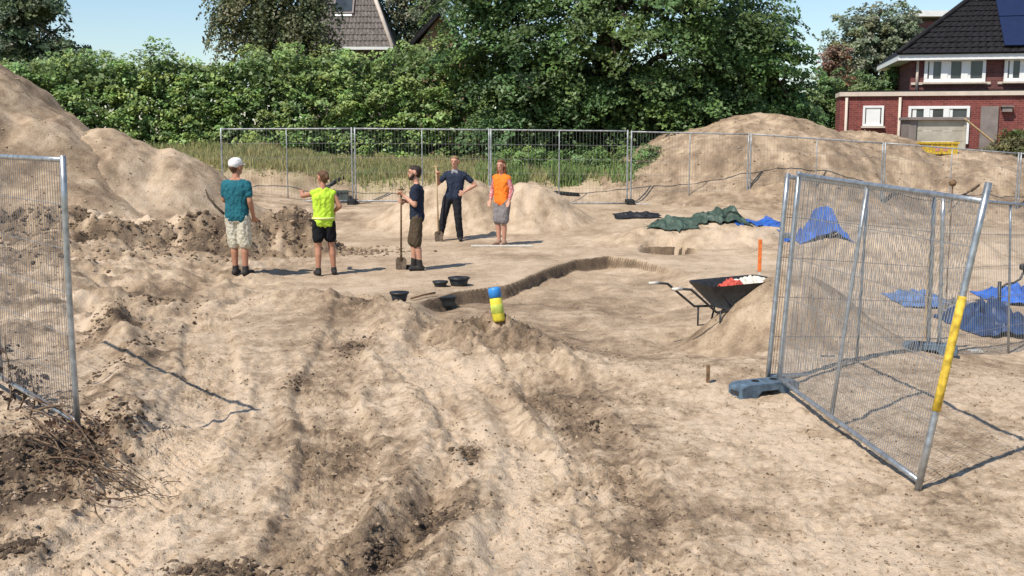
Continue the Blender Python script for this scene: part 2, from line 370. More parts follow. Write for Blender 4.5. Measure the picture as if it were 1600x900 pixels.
HEAPS = [
    (heapA, (-21, -5.0, 18.5, 31), 0.08, 0.38, 'huge grey-brown sand heap rising out of frame behind the left fence panel'),
    (heapB, (-13, -4.2, 20.5, 28.0), 0.07, 0.27, 'pale sand heap beyond the man in the white cap, left of the back fence'),
    (heapC, (-4.2, 3.2, 23.4, 27.8), 0.06, 0.22, 'small pale sand heap right behind the man with the spade and the woman in orange'),
    (heapD, (1.8, 23, 26.5, 38.8), 0.09, 0.42, 'long tall sand heap under the back fence in front of the red brick house'),
    (heapE, (-12.2, -1.8, 17.4, 24.4), 0.04, 0.52, 'low dark ragged soil bank behind the man in the cap and the woman in yellow'),
    (heapF, (1.4, 5.8, 10.6, 14.0), 0.035, 0.42, 'smooth brown soil heap beside the wheelbarrow and behind the right fence panels'),
    (heapG, (0.8, 10.6, 18.2, 24.8), 0.06, 0.22, 'low pale sand bank under the green and blue tarpaulins'),
]
def Z(x, y):
    x = np.asarray(x, float); y = np.asarray(y, float); h = np.zeros(np.shape(x))
    for f, *_ in HEAPS: h = np.maximum(h, f(x, y))
    return T(x, y) + h
_grids = []
for _x0, _x1, _y0, _y1, _st in ((-6.2, 6.2, 3.0, 15.0, .03), (-21.0, 25.0, 3.0, 44.0, .09)):
    _gx1 = np.arange(_x0, _x1, _st); _gy1 = np.arange(_y0, _y1, _st); _a, _b = np.meshgrid(_gx1, _gy1)
    _grids.append((_x0, _y0, _st, Z(_a.ravel(), _b.ravel()).reshape(_a.shape)))
def zat(x, y):
    for x0, y0, st, g in _grids:
        i, j = (x - x0) / st, (y - y0) / st
        if 0 <= i < g.shape[1] - 1 and 0 <= j < g.shape[0] - 1:
            a, b = int(i), int(j); u, v = i - a, j - b
            return float((g[b, a] * (1 - u) + g[b, a + 1] * u) * (1 - v) + (g[b + 1, a] * (1 - u) + g[b + 1, a + 1] * u) * v)
    return float(Z(np.array([x]), np.array([y]))[0])
def on(px, py, z=0.0, lift=0.0):
    """point where a survey ray first meets the real ground"""
    d = ray(px, py); y = 3.2
    while y < 43:
        t = y / d[1]
        if HC + d[2] * t <= zat(d[0] * t, y): break
        y += 0.04
    y -= 0.02; t = y / d[1]; x = d[0] * t
    return Vector((x, y, zat(x, y) + lift))

DARKP = [(550, 480, 60, 14, .5), (740, 505, 90, 26, .40), (770, 525, 60, 24, .08), (830, 545, 60, 20, .28), (530, 710, 55, 42, .34), (620, 870, 55, 28, .75), (690, 812, 40, 20, .6),
         (350, 893, 60, 14, .6), (930, 680, 70, 60, .22), (1000, 800, 70, 70, .2), (880, 620, 70, 22, .26), (190, 520, 26, 20, .7), (203, 590, 16, 60, .5),
         (70, 750, 95, 60, .6), (20, 730, 60, 40, 1.0), (40, 790, 50, 16, .8), (140, 720, 60, 24, .5), (560, 535, 28, 14, .6), (735, 715, 24, 14, .6), (470, 595, 20, 10, .4), (745, 800, 40, 14, .3), (250, 465, 60, 10, .5),  # strong lower-left patches paint the shade of a hole among the roots
         (20, 860, 34, 14, .6), (600, 760, 60, 30, .2), (420, 500, 60, 20, .15), (1090, 715, 20, 8, .35), (300, 800, 80, 30, .1), (960, 540, 90, 20, .2), (500, 655, 30, 16, .3), (870, 455, 120, 14, .14), (800, 400, 60, 8, .25), (960, 860, 60, 30, .2)]
def soil_ground(x, y):
    s = 0.23 + 0.30 * fbm(x, y, 1.3, 4, 301) + 0.34 * fbm(x, y, 0.28, 4, 310) * (.35 + .65 * sstep(20, 9, y)) + 0.34 * fbm(x, y, 0.07, 3, 318) * (.3 + .7 * sstep(16, 8, y))
    s = s + 0.35 * np.clip(fbm(x, y, .07, 2, 33) - .16, 0, 1) * sstep(-.15, .35, fbm(x, y, .9, 3, 35)) * sstep(15, 9, y)
    for px, py, rx, ry, a in DARKP:
        cx, cy, sx, sy = patch(px, py, rx, ry)
        s = s + .7 * a * gauss(x, y, cx, cy, sx * .8, sy * .8) * (1 + 1.3 * fbm(x, y, 0.35, 3, 330))
    rd, rs, ra = polydist(x, y, LANE_REF)
    s = s + .22 * fbm(rs / 0.14, ra / 1.6, 1.0, 4, 46) * sstep(2.6, 1.6, rd) * sstep(14, 9, y)
    for pts, wd, a in ((LANE_LEFT, .4, -.14), (LANE_LIGHT, .5, -.2), (LANE_BROWN, .45, .10), (LANE_MID, .35, .10), (LANE_DARK, .22, .16)):
        dd, sg, al = polydist(x, y, pts); s = s + a * np.exp(-(dd / wd) ** 2)
    s = s + sstep(-2.9, -4.6, x) * sstep(9.5, 12.5, y) * (.10 + .45 * fbm(x, y, .5, 4, 88))
    # pale trodden sand at the right front; cut faces are fresh dark soil; dug level is slightly damp
    s = s - 0.10 * sstep(1.0, 2.2, x) * sstep(10.5, 8.5, y) * sstep(0.45, 0.0, fbm(x, y, 0.9, 3, 350))
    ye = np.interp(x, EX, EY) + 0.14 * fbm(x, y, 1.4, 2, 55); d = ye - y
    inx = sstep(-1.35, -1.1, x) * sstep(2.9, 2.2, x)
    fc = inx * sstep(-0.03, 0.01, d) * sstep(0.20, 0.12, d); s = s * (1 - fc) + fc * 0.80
    s = s + 0.10 * inx * sstep(0.1, 0.2, d) * sstep(10.5, 12.5, y) - 0.06 * sstep(0, -0.3, d) * sstep(-2, 0, x) * sstep(24, 21, y)
    x2, y2 = G(1044, 392)
    s = s + 0.75 * gauss(x, y, x2 + .05, y2 + .62, 0.5, 0.3)
    return np.clip(s, 0, 1)

# terrain sheet: finer towards the camera, coarse to the sides and far away
us = np.concatenate([np.linspace(-2.2, -0.56, 50)[:-1], np.linspace(-0.56, 0.56, 630), np.linspace(0.56, 2.2, 50)[1:]])
ys = [2.0]
while ys[-1] < 75:
    st_ = max(0.0125, 0.0042 * ys[-1] + 0.00006 * ys[-1] ** 2) if ys[-1] > 4.4 else 0.06
    ys.append(ys[-1] + (min(st_, 0.055) if 13.8 < ys[-1] < 21.6 else st_))
ys = np.array(ys)
UU, YY = np.meshgrid(us, ys); XX = UU * (YY + 0.6)
fx, fy = XX.ravel(), YY.ravel()
fz = T(fx, fy)
nx, ny = len(us), len(ys)
ii = (np.arange(ny - 1)[:, None] * nx + np.arange(nx - 1)[None, :]).ravel()
F = np.stack([ii, ii + 1, ii + nx + 1, ii + nx], 1)
me = np_mesh('excavated_ground', np.stack([fx, fy, fz], 1), F)
fattr(me, 'soil', soil_ground(fx, fy))
green = sstep(29.6, 30.9, fy + 0.9 * fbm(fx, fy, 1.5, 3, 400)) * 0.95
fattr(me, 'green', green)
tag(link('excavated_ground', me, SOIL), kind='structure')
# the country around it, out to the horizon
me = bpy.data.meshes.new('ground')
gv = []; gf = []
def quad(x0, y0, x1, y1, z):
    b = len(gv); gv.extend([(x0, y0, z), (x1, y0, z), (x1, y1, z), (x0, y1, z)]); gf.append((b, b + 1, b + 2, b + 3))
quad(-1500, -1500, 1500, 1500, -0.75)
quad(-1500, 74.9, 1500, 1500, 0.5)
me.from_pydata(gv, [], gf); me.update(); fattr(me, 'soil', [0.3] * len(gv)); fattr(me, 'green', [1.0] * len(gv))
tag(link('ground', me, SOIL), kind='structure')

DARKHEAP = []
for k, (f, (x0, x1, y0, y1), step, soil, label) in enumerate(HEAPS):
    gx = np.arange(x0, x1, step); gy = np.arange(y0, y1, step)
    XX, YY = np.meshgrid(gx, gy); fx, fy = XX.ravel(), YY.ravel()
    h = f(fx, fy); nx, ny = len(gx), len(gy)
    ii = (np.arange(ny - 1)[:, None] * nx + np.arange(nx - 1)[None, :]).ravel()
    F = np.stack([ii, ii + 1, ii + nx + 1, ii + nx], 1)
    F = F[(h[F] > -0.10).any(1)]
    used, inv = np.unique(F.ravel(), return_inverse=True)
    V = np.stack([fx, fy, T(fx, fy) + np.maximum(h, -0.2)], 1)[used]
    me = np_mesh('sand_heap', V, inv.reshape(-1, 4))
    s = soil + 0.34 * fbm(V[:, 0], V[:, 1], 0.9, 5, 500 + k) + 0.25 * fbm(V[:, 0], V[:, 1], 0.25, 3, 510 + k) * 1.0 + 0.16 * fbm(V[:, 0], V[:, 1], 0.12, 2, 520 + k)
    if k == 0:
        for cx, cy, sx, sy, a in DARKHEAP: s = s + a * gauss(V[:, 0], V[:, 1], cx, cy, sx, sy) * (1 + 1.5 * fbm(V[:, 0], V[:, 1], .4, 3, 540))
    if k == 4: s = s + .5 * fbm(V[:, 0], V[:, 1], .6, 3, 560) - 0.42 * sstep(.15, .6, -polydist(V[:, 0], V[:, 1], BANK)[1])
    fattr(me, 'soil', np.clip(s, 0, 1)); fattr(me, 'green', np.zeros(len(V)))
    tag(link('soil_berm' if k == 4 else 'sand_heap', me, SOIL), label, 'sand heap' if k != 4 else 'soil berm', 'spoil heaps around the dig')

# ------------------------------------------------------------------ vegetation
def leaves(name, P, N, size, col, mat, parent=None, aspect=0.62):
    n = len(P); N = N / np.linalg.norm(N, axis=1, keepdims=True)
    A = rng.normal(size=(n, 3)); A[:, 2] -= 0.5
    A = A - N * (A * N).sum(1, keepdims=True); A /= np.linalg.norm(A, axis=1, keepdims=True) + 1e-9
    B = np.cross(N, A); s = size[:, None]
    V = np.stack([P - A * s * .5, P + B * s * aspect * .5 - N * s * .08 - A * s * .05, P + A * s * .5 - N * s * .1, P - B * s * aspect * .5 - N * s * .08 - A * s * .05], 1).reshape(-1, 3)
    F = np.arange(4 * n).reshape(n, 4)
    me = np_mesh(name, V, F, False); cattr(me, 'tint', np.repeat(col, 4, axis=0))
    return link(name, me, mat, parent)
def sprays(cent, dirs, count, ln, wd, th, top=0.6, leaf=(0.10, 0.16), base=(.09, .15, .04), var=0.25, droop=0.25, upn=0.8, outn=0.7):
    """leafy shoots: flattened clumps that lean outward and droop, leaves facing up and outward"""
    Ps, Ns, Ss, Cs = [], [], [], []
    for c, d in zip(cent, dirs):
        k = int(count * rng.uniform(.7, 1.3)); d = np.asarray(d, float); d = d / (np.linalg.norm(d) + 1e-9)
        side = np.cross(d, [0, 0, 1.0]); side /= np.linalg.norm(side) + 1e-9; up = np.cross(side, d)
        r = rng.uniform(0, 1, k) ** 0.45; a = rng.uniform(0, 2 * np.pi, k); l_ = ln * rng.uniform(.7, 1.3)
        u = r * np.cos(a); v = r * np.sin(a)
        w_ = rng.uniform(-1, 1, k); w_ = np.where(rng.uniform(size=k) < top, np.abs(w_), w_)
        p = c + d * (u * l_)[:, None] + side * (v * wd * (1 - 0.35 * u))[:, None] + up * (w_ * th * np.sqrt(np.clip(1.05 - r * r, 0, 1)))[:, None]
        p[:, 2] -= droop * (np.clip(u, -.3, 1) + .3) ** 2 * l_
        nrm = np.array([0, 0, upn]) + d * outn + rng.normal(size=(k, 3)) * 0.5
        tint = rng.uniform(1 - var, 1 + var)
        col = np.array(base) * tint * rng.uniform(.75, 1.25, (k, 1)) * np.array([rng.uniform(.85, 1.2), 1, rng.uniform(.8, 1.2)])
        Ps.append(p); Ns.append(nrm); Ss.append(rng.uniform(leaf[0], leaf[1], k)); Cs.append(col)
    return np.concatenate(Ps), np.concatenate(Ns), np.concatenate(Ss), np.concatenate(Cs)
def limbs(mb, base, top, ends, r0):
    b, t = Vector(base), Vector(top)
    mid = b.lerp(t, .5) + Vector((random.uniform(-.15, .15), random.uniform(-.15, .15), 0))
    mb.tube([b, b.lerp(mid, .1), mid, t], [r0 * 1.35, r0, r0 * .8, r0 * .3], 10)
    for e in ends:
        e = Vector(e); s = random.uniform(.25, .85); p = b.lerp(t, s)
        m = p.lerp(e, .5) + Vector((0, 0, 0.12 * (e - p).length))
        mb.tube([p, m, e], [r0 * .45, r0 * .28, r0 * .08], 6)
def tree(name, label, cat, lobes, base, top, r0, nspray, count, spray, leaf, col, fill=0, group='trees beyond the fence', var=.25, upn=.8, droop=.25, front=0.0, th=.3, outn=.7, nl=16):
    root = thing(name, label, cat, base, 0, group); b = Vector(base)
    cen, dr = [], []; wts = np.array([l[1][0] * l[1][2] for l in lobes]); wts = wts / wts.sum()
    while len(cen) < nspray:
        (lc, lr) = lobes[rng.choice(len(lobes), p=wts)]
        d = rng.normal(size=3); d /= np.linalg.norm(d)
        if d[1] > 0.35 and rng.uniform() < 0.65: d[1] = -d[1]
        p = np.array(lc) + d * np.array(lr) * rng.uniform(.72, 1.05)
        ok = True
        for lc2, lr2 in lobes:
            if (((p - np.array(lc2)) / np.array(lr2)) ** 2).sum() < 0.42: ok = False; break
        if ok: cen.append(p); dr.append(d * np.array([1, 1, .45]) + np.array([0, -front, 0]))
    P, N, S, Cc = sprays(cen, dr, count, spray, spray * .72, spray * th, .65, leaf, col, var, droop, upn, outn)
    if fill:
        fl = rng.integers(0, len(lobes), fill); q = rng.normal(size=(fill, 3)); q /= np.linalg.norm(q, axis=1, keepdims=True)
        q *= rng.uniform(.3, .8, (fill, 1)); P2 = np.array([lobes[i][0] for i in fl]) + q * np.array([lobes[i][1] for i in fl])
        P = np.concatenate([P, P2]); N = np.concatenate([N, q + rng.normal(size=(fill, 3)) * .6 + [0, 0, .4]])
        S = np.concatenate([S, rng.uniform(leaf[0], leaf[1], fill) * 1.3]); Cc = np.concatenate([Cc, np.array(col) * rng.uniform(.7, 1.1, (fill, 1))])
    P = P - np.array(base)
    leaves('crown', P, N, S, Cc, LEAF, root)
    mb = MB(); idx = rng.choice(len(cen), min(nl, len(cen)), replace=False)
    limbs(mb, (0, 0, -.3), Vector(top) - b, [Vector(cen[i]) - b for i in idx], r0)
    mb.build('trunk', BARK, root, True)
    return root

# dense hedge along the verge
def hedge():
    tp = [(-60, 112), (0, 103), (60, 92), (130, 80), (165, 92), (200, 90), (240, 86), (262, 84), (300, 96), (340, 92), (380, 84), (420, 80), (455, 72), (490, 84), (530, 80), (570, 86), (610, 76), (650, 72), (700, 62), (760, 60), (830, 80), (900, 90), (1000, 100), (1300, 120)]
    tx = np.array([(p[0] - 800) / FPX * 36.0 for p in tp]); tz = np.array([HC + (210 - p[1]) / FPX * 36.0 for p in tp])
    root = thing('hedge', 'long dense bright green leafy hedge along the grass verge behind the back fence', 'hedge', (-6, 36.5, .5))
    cen, dr = [], []
    while len(cen) < 2000:
        x = rng.uniform(-20, 8.5); zt = np.interp(x, tx, tz) + 0.35 * perlin(np.array([x / .9]), np.array([3.3]), 4)[0]
        t = rng.uniform(0, 1.02); z = 0.9 + (zt - 0.9) * t
        bulge = 0.55 * fbm(np.array([x]), np.array([z * 1.3]), 1.5, 3, 600)[0]
        yf = 35.6 + 0.9 * t ** 3 - bulge * 1.3 + rng.uniform(0, .35)
        if t > .93: yf += rng.uniform(0, 1.6)
        cen.append((x, yf, z)); dr.append((rng.normal() * .5, -1 + rng.normal() * .25, .25 + .75 * t + rng.normal() * .3))
    for cx, zt in (((240 - 800) / FPX * 36, 5.25), ((278 - 800) / FPX * 36, 5.15)):     # two long shoots standing out of the top
        for q in range(5): cen.append((cx + .05 * q * (1 if cx < -11.5 else -1), 36, zt - .62 + q * .15)); dr.append((.3, -.4, 1))
    P, N, S, Cc = sprays(np.array(cen), dr, 44, .36, .29, .17, .6, (.08, .17), (.215, .31, .095), .38, .2, .75, .75)
    n = 36000
    x = rng.uniform(-20, 9, n); zt = np.interp(x, tx, tz); z = .5 + (zt - .75) * rng.uniform(0, 1, n)
    P2 = np.stack([x, rng.uniform(36.0, 37.6, n), z], 1)
    P = np.concatenate([P, P2]); N = np.concatenate([N, rng.normal(size=(n, 3)) * .6 + [0, -.5, .5]]); S = np.concatenate([S, rng.uniform(.18, .32, n)])
    Cc = np.concatenate([Cc, np.array((.13, .19, .06)) * rng.uniform(.7, 1.2, (n, 1))])
    leaves('foliage', P - np.array([-6, 36.5, .5]), N, S, Cc, LEAF, root)
    mb = MB()
    for q in range(34):
        x = -13.5 + q * .63 + random.uniform(-.2, .2)
        mb.tube([(x, .2, -.3), (x + random.uniform(-.2, .2), 0.1, 1.4), (x + random.uniform(-.4, .4), 0, 2.9)], [.06, .045, .02], 6)
    mb.build('stems', BARK, root, True)
hedge()

tree('broadleaf_tree', 'huge dark green broadleaf tree with layered drooping branches behind the back fence', 'tree',
     [((0.6, 35.0, 4.4), (2.7, 2.3, 2.6)), ((3.6, 35.2, 5.2), (3.6, 2.6, 3.4)), ((2.2, 35.6, 7.4), (4.6, 3, 2.4)), ((6.3, 35.6, 6.4), (2.4, 2.4, 2.4)), ((4.2, 34.4, 3.0), (2.6, 1.6, 1.3)), ((-0.6, 35.0, 6.6), (1.8, 1.8, 1.6))],
     (3.0, 35.8, .5), (3.0, 35.8, 8.5), .32, 250, 200, 0.95, (.10, .18), (.098, .162, .05), 15000, var=.4, upn=1.0, droop=.45, front=.4, th=.16, outn=.6, nl=26)
tree('broadleaf_tree', 'rounded mid-green tree standing right of the huge dark tree', 'tree',
     [((8.0, 36.6, 3.6), (2.0, 1.9, 2.5)), ((8.9, 36.4, 2.6), (1.3, 1.3, 1.7)), ((7.4, 36.8, 5.0), (1.9, 1.6, 1.7))],
     (8.0, 36.9, .5), (8.0, 36.9, 5.5), .2, 190, 110, 0.55, (.10, .17), (.10, .18, .05), 9000, var=.3, front=.3, th=.35)
tree('broadleaf_tree', 'loose wispy tree at the far left above the hedge', 'tree',
     [((-27.5, 60, 6.5), (2.6, 2, 3.5)), ((-24.8, 60, 5.8), (2.2, 2, 2.0)), ((-30, 60, 7), (2.5, 2, 4)), ((-26, 60, 9.2), (2.2, 1.8, 1.5))],
     (-27, 60.5, .4), (-26.6, 60.5, 10), .3, 230, 85, 0.8, (.16, .28), (.10, .135, .07), 14000, var=.3, upn=.6, droop=.5, th=.4, nl=24)
tree('weeping_tree', 'dark olive weeping tree beside the brown tiled roof', 'tree',
     [((-11.4, 48, 7.6), (1.6, 1.6, 2.6)), ((-9.2, 48, 8.0), (1.6, 1.5, 2.6)), ((-10.2, 48, 9.8), (2.0, 1.6, 1.6)), ((-9.4, 48, 5.6), (1.9, 1.5, 1.8))],
     (-10, 48.5, .4), (-10, 48.5, 10.5), .26, 240, 95, 0.6, (.12, .20), (.125, .14, .065), 9000, var=.25, upn=.5, droop=1.0, th=.5, nl=18)
tree('willow_tree', 'pale grey-green bushy willow between the dark tree and the house', 'tree',
     [((17.2, 55, 6.2), (2.1, 1.8, 2.4)), ((19.0, 55, 6.8), (1.5, 1.5, 1.9)), ((16.6, 55, 4.2), (1.6, 1.5, 1.6)), ((20.2, 55, 5.2), (1.6, 1.6, 1.8))],
     (17.8, 55.5, .4), (17.8, 55.5, 8), .24, 260, 90, 0.5, (.12, .2), (.20, .235, .135), 9000, var=.2, upn=.6, droop=.15, th=.5)
tree('leafy_shrub', 'mid-green leafy shrub at the left end of the red brick house', 'shrub',
     [((13.3, 46, 3.3), (1.7, 1.2, 1.5)), ((15.6, 46, 3.6), (1.9, 1.2, 1.4)), ((12.2, 45.5, 2.3), (1.5, 1.2, 1.8)), ((14.2, 45.2, 2.2), (1.5, 1.2, 1.5))],
     (14, 46.4, .4), (14, 46.4, 4), .1, 210, 90, 0.45, (.10, .17), (.13, .20, .065), 7000, var=.25, th=.45)
tree('copper_shrub', 'small reddish-brown shrub beside the pale willow', 'shrub',
     [((14.6, 50, 5.0), (.9, .8, 1.2)), ((14.9, 50, 3.6), (.9, .8, 1.2))],
     (14.6, 50.3, .4), (14.6, 50.3, 5.6), .08, 60, 70, 0.4, (.10, .16), (.24, .15, .09), 1500, var=.2, th=.45)
tree('conifer_tree', 'grey-green feathery tree between the two tiled roofs', 'tree',
     [((-5.3, 60, 9.5), (1.8, 1.4, 2.4)), ((-6.4, 60, 8.2), (1.6, 1.3, 2.0)), ((-4.6, 60, 8.3), (1.3, 1.2, 1.8))],
     (-5.6, 60.3, .4), (-5.4, 60.3, 11), .2, 120, 80, 0.5, (.12, .2), (.17, .19, .11), 3500, var=.2, upn=.5, droop=.5, th=.5)
tree('garden_shrub', 'low green garden shrub in front of the house window at right', 'shrub',
     [((19.3, 39.2, 2.1), (1.0, .7, .8)), ((18.2, 39.2, 1.9), (.8, .6, .6))],
     (19.0, 39.3, .4), (19, 39.3, 2.4), .05, 70, 70, 0.3, (.07, .12), (.075, .11, .035), 1500, group='garden plants by the house', th=.5)
tree('garden_shrub', 'olive-brown scrubby shrub below the leaning plank by the house', 'shrub',
     [((17.1, 37.6, 1.7), (1.1, .6, .55)), ((18.9, 37.4, 1.6), (1.4, .6, .5))],
     (17.6, 37.6, .4), (17.6, 37.6, 1.8), .04, 70, 60, 0.3, (.07, .12), (.13, .125, .05), 1500, group='garden plants by the house', th=.5)

for _i, (_x, _y, _w, _h, _lab) in enumerate(((2.0, 31.4, .9, .55, 'leafy green weed bush behind the back fence right of the woman in orange'), (3.6, 31.2, 1.0, .6, 'large leafy weed bush behind the back fence post at the sand heap'), (.3, 32.0, .8, .5, 'leafy weed bush in the verge grass straight behind the woman in orange'))):
    _z = float(T(np.array([_x]), np.array([_y]))[0])
    tree('weed_bush', _lab, 'bush', [((_x, _y, _z + .3), (_w, .6, _h)), ((_x + .5, _y + .2, _z + .3), (_w * .7, .5, _h * .8))], (_x, _y + .1, _z), (_x, _y + .1, _z + .5), .02, 90, 45, .22, (.05, .11), (.16, .25, .075), 900, group='weed bushes behind the back fence', th=.6, nl=6)
def blades(name, n, xr, yr, hr, cols, dens=None, wd=.014, clump=None):
    x = rng.uniform(*xr, n * 3); y = rng.uniform(*yr, n * 3)
    keep = dens(x, y) > rng.uniform(size=n * 3); x = x[keep][:n]; y = y[keep][:n]; n = len(x)
    z = T(x, y) - .02; h = rng.uniform(*hr, n) * (0.75 + 0.6 * fbm(x, y, 1.2, 2, 710))
    a = rng.uniform(0, 2 * np.pi, n); lean = rng.uniform(.05, .45, n) * h; b = rng.uniform(0, 2 * np.pi, n)
    dx, dy = np.cos(a) * wd, np.sin(a) * wd; lx, ly = np.cos(b) * lean, np.sin(b) * lean
    V = np.stack([np.stack([x - dx, y - dy, z], 1), np.stack([x + dx, y + dy, z], 1), np.stack([x + dx * .8 + lx * .4, y + dy * .8 + ly * .4, z + h * .6], 1), np.stack([x + lx, y + ly, z + h], 1)], 1).reshape(-1, 3)
    c = np.array(cols)[rng.integers(0, len(cols), n)] * rng.uniform(.7, 1.25, (n, 1))
    mix = sstep(-.3, .3, fbm(x, y, 2.0, 3, 720))[:, None]; c = c * (1 - .35 * mix) + np.array([.56, .47, .24]) * .35 * mix
    me = np_mesh(name, V, np.arange(4 * n).reshape(n, 4), False); cattr(me, 'tint', np.repeat(c, 4, axis=0))
    return link(name, me, GRASS)
tag(blades('tall_grass', 64000, (-13, 6.8), (29.6, 35.6), (.15, .42), [(.27, .29, .11), (.21, .27, .09), (.44, .38, .19), (.34, .33, .14)],
           lambda x, y: sstep(29.8, 30.7, y + .7 * fbm(x, y, 1.2, 3, 700)) * (0.35 + .65 * sstep(-.4, .3, fbm(x, y, 1.0, 2, 705)))),
    'tall straw-green grass on the verge between fence and hedge', 'grass', kind='stuff')
tag(blades('green_weeds', 9000, (-1.2, 5.2), (30.0, 33.5), (.3, .65), [(.16, .26, .075), (.20, .29, .095), (.26, .31, .11)],
           lambda x, y: sstep(-.25, .25, fbm(x, y, 1.1, 2, 730)) * sstep(-1.4, .5, x), wd=.03),
    'lush green weeds behind the back fence below the dark tree', 'weeds', kind='stuff')

# ------------------------------------------------------------------ houses
def roof_tiles(name, mat, parent, A, B, Cc, D, rows, cols):
    """overlapping tile courses on the quad A B (eave) C D (ridge side): one relief mesh"""
    A, B, Cc, D = map(Vector, (A, B, Cc, D)); nrm = (B - A).cross(D - A).normalized()
    if nrm.z < 0: nrm = -nrm
    mb = MB()
    for r in range(rows):
        v0, v1 = r / rows, min(1.0, (r + 1.12) / rows)
        for c in range(cols):
            u0, u1 = (c + (.5 if r % 2 else 0)) / cols, (c + 1 + (.5 if r % 2 else 0)) / cols - 0.08 / cols
            u0, u1 = min(u0, 1), min(u1, 1)
            if u1 - u0 < .1 / cols: continue
            p = lambda u, v: A.lerp(B, u).lerp(D.lerp(Cc, u), v)
            a, b, c2, d = p(u0, v0), p(u1, v0), p(u1, v1), p(u0, v1)
            m0, m1 = (a + b) / 2, (c2 + d) / 2; h0, h1 = nrm * (.05 + random.uniform(0, .008)), nrm * .012
            mb.add([a + h0, m0 + h0 + nrm * .022, b + h0, b, a, d + h1, m1 + h1 + nrm * .022, c2 + h1],
                   [(0, 1, 6, 5), (1, 2, 7, 6), (0, 4, 3, 2, 1), (0, 5, 4), (2, 3, 7)])
    o = mb.build(name, mat, parent); return tag(o, kind='stuff')
def rect_wall(parent, name, mat, x0, x1, y, z0, z1, d=.25):
    return MB().box((x0 + x1) / 2, y + d / 2, (z0 + z1) / 2, x1 - x0, d, z1 - z0).build(name, mat, parent)
def window(parent, x0, x1, y, z0, z1, panes, fr=.12, name='window', sill=True, curtain=False):
    """white frame standing 3 cm proud, recessed panes"""
    n = len(panes); f = MB()
    f.box((x0 + x1) / 2, y - .01, z1 - fr / 2, x1 - x0, .10, fr).box((x0 + x1) / 2, y - .01, z0 + fr / 2, x1 - x0, .10, fr)
    f.box(x0 + fr / 2, y - .01, (z0 + z1) / 2, fr, .10, z1 - z0 - 2 * fr).box(x1 - fr / 2, y - .01, (z0 + z1) / 2, fr, .10, z1 - z0 - 2 * fr)
    edges = [x0 + fr] + [x0 + (x1 - x0) * p for p in panes[:-1]] + [x1 - fr]
    for e in edges[1:-1]: f.box(e, y - .01, (z0 + z1) / 2, fr * 2.0, .098, z1 - z0 - 2 * fr)
    o = f.build(name, WHITE, parent, bevel=.008)
    for a, b in zip(edges[:-1], edges[1:]):
        MB().box((a + b) / 2, y + .0, (z0 + z1) / 2, b - a, .02, z1 - z0 - 2 * fr).build('pane', GLASS, o)
        cw = (b - a) * (.85 if curtain else .24)  # narrow strip is a curtain, wide one paints a white reflection
        MB().box(a + cw / 2 + fr * .5, y - .02, (z0 + z1) / 2, cw, .015, z1 - z0 - 2 * fr).build('curtain', WHITE, o)
    if sill: MB().box((x0 + x1) / 2, y - .09, z0 - .035, x1 - x0 + .1, .16, .06).build('sill', CREAM, o)
    return o
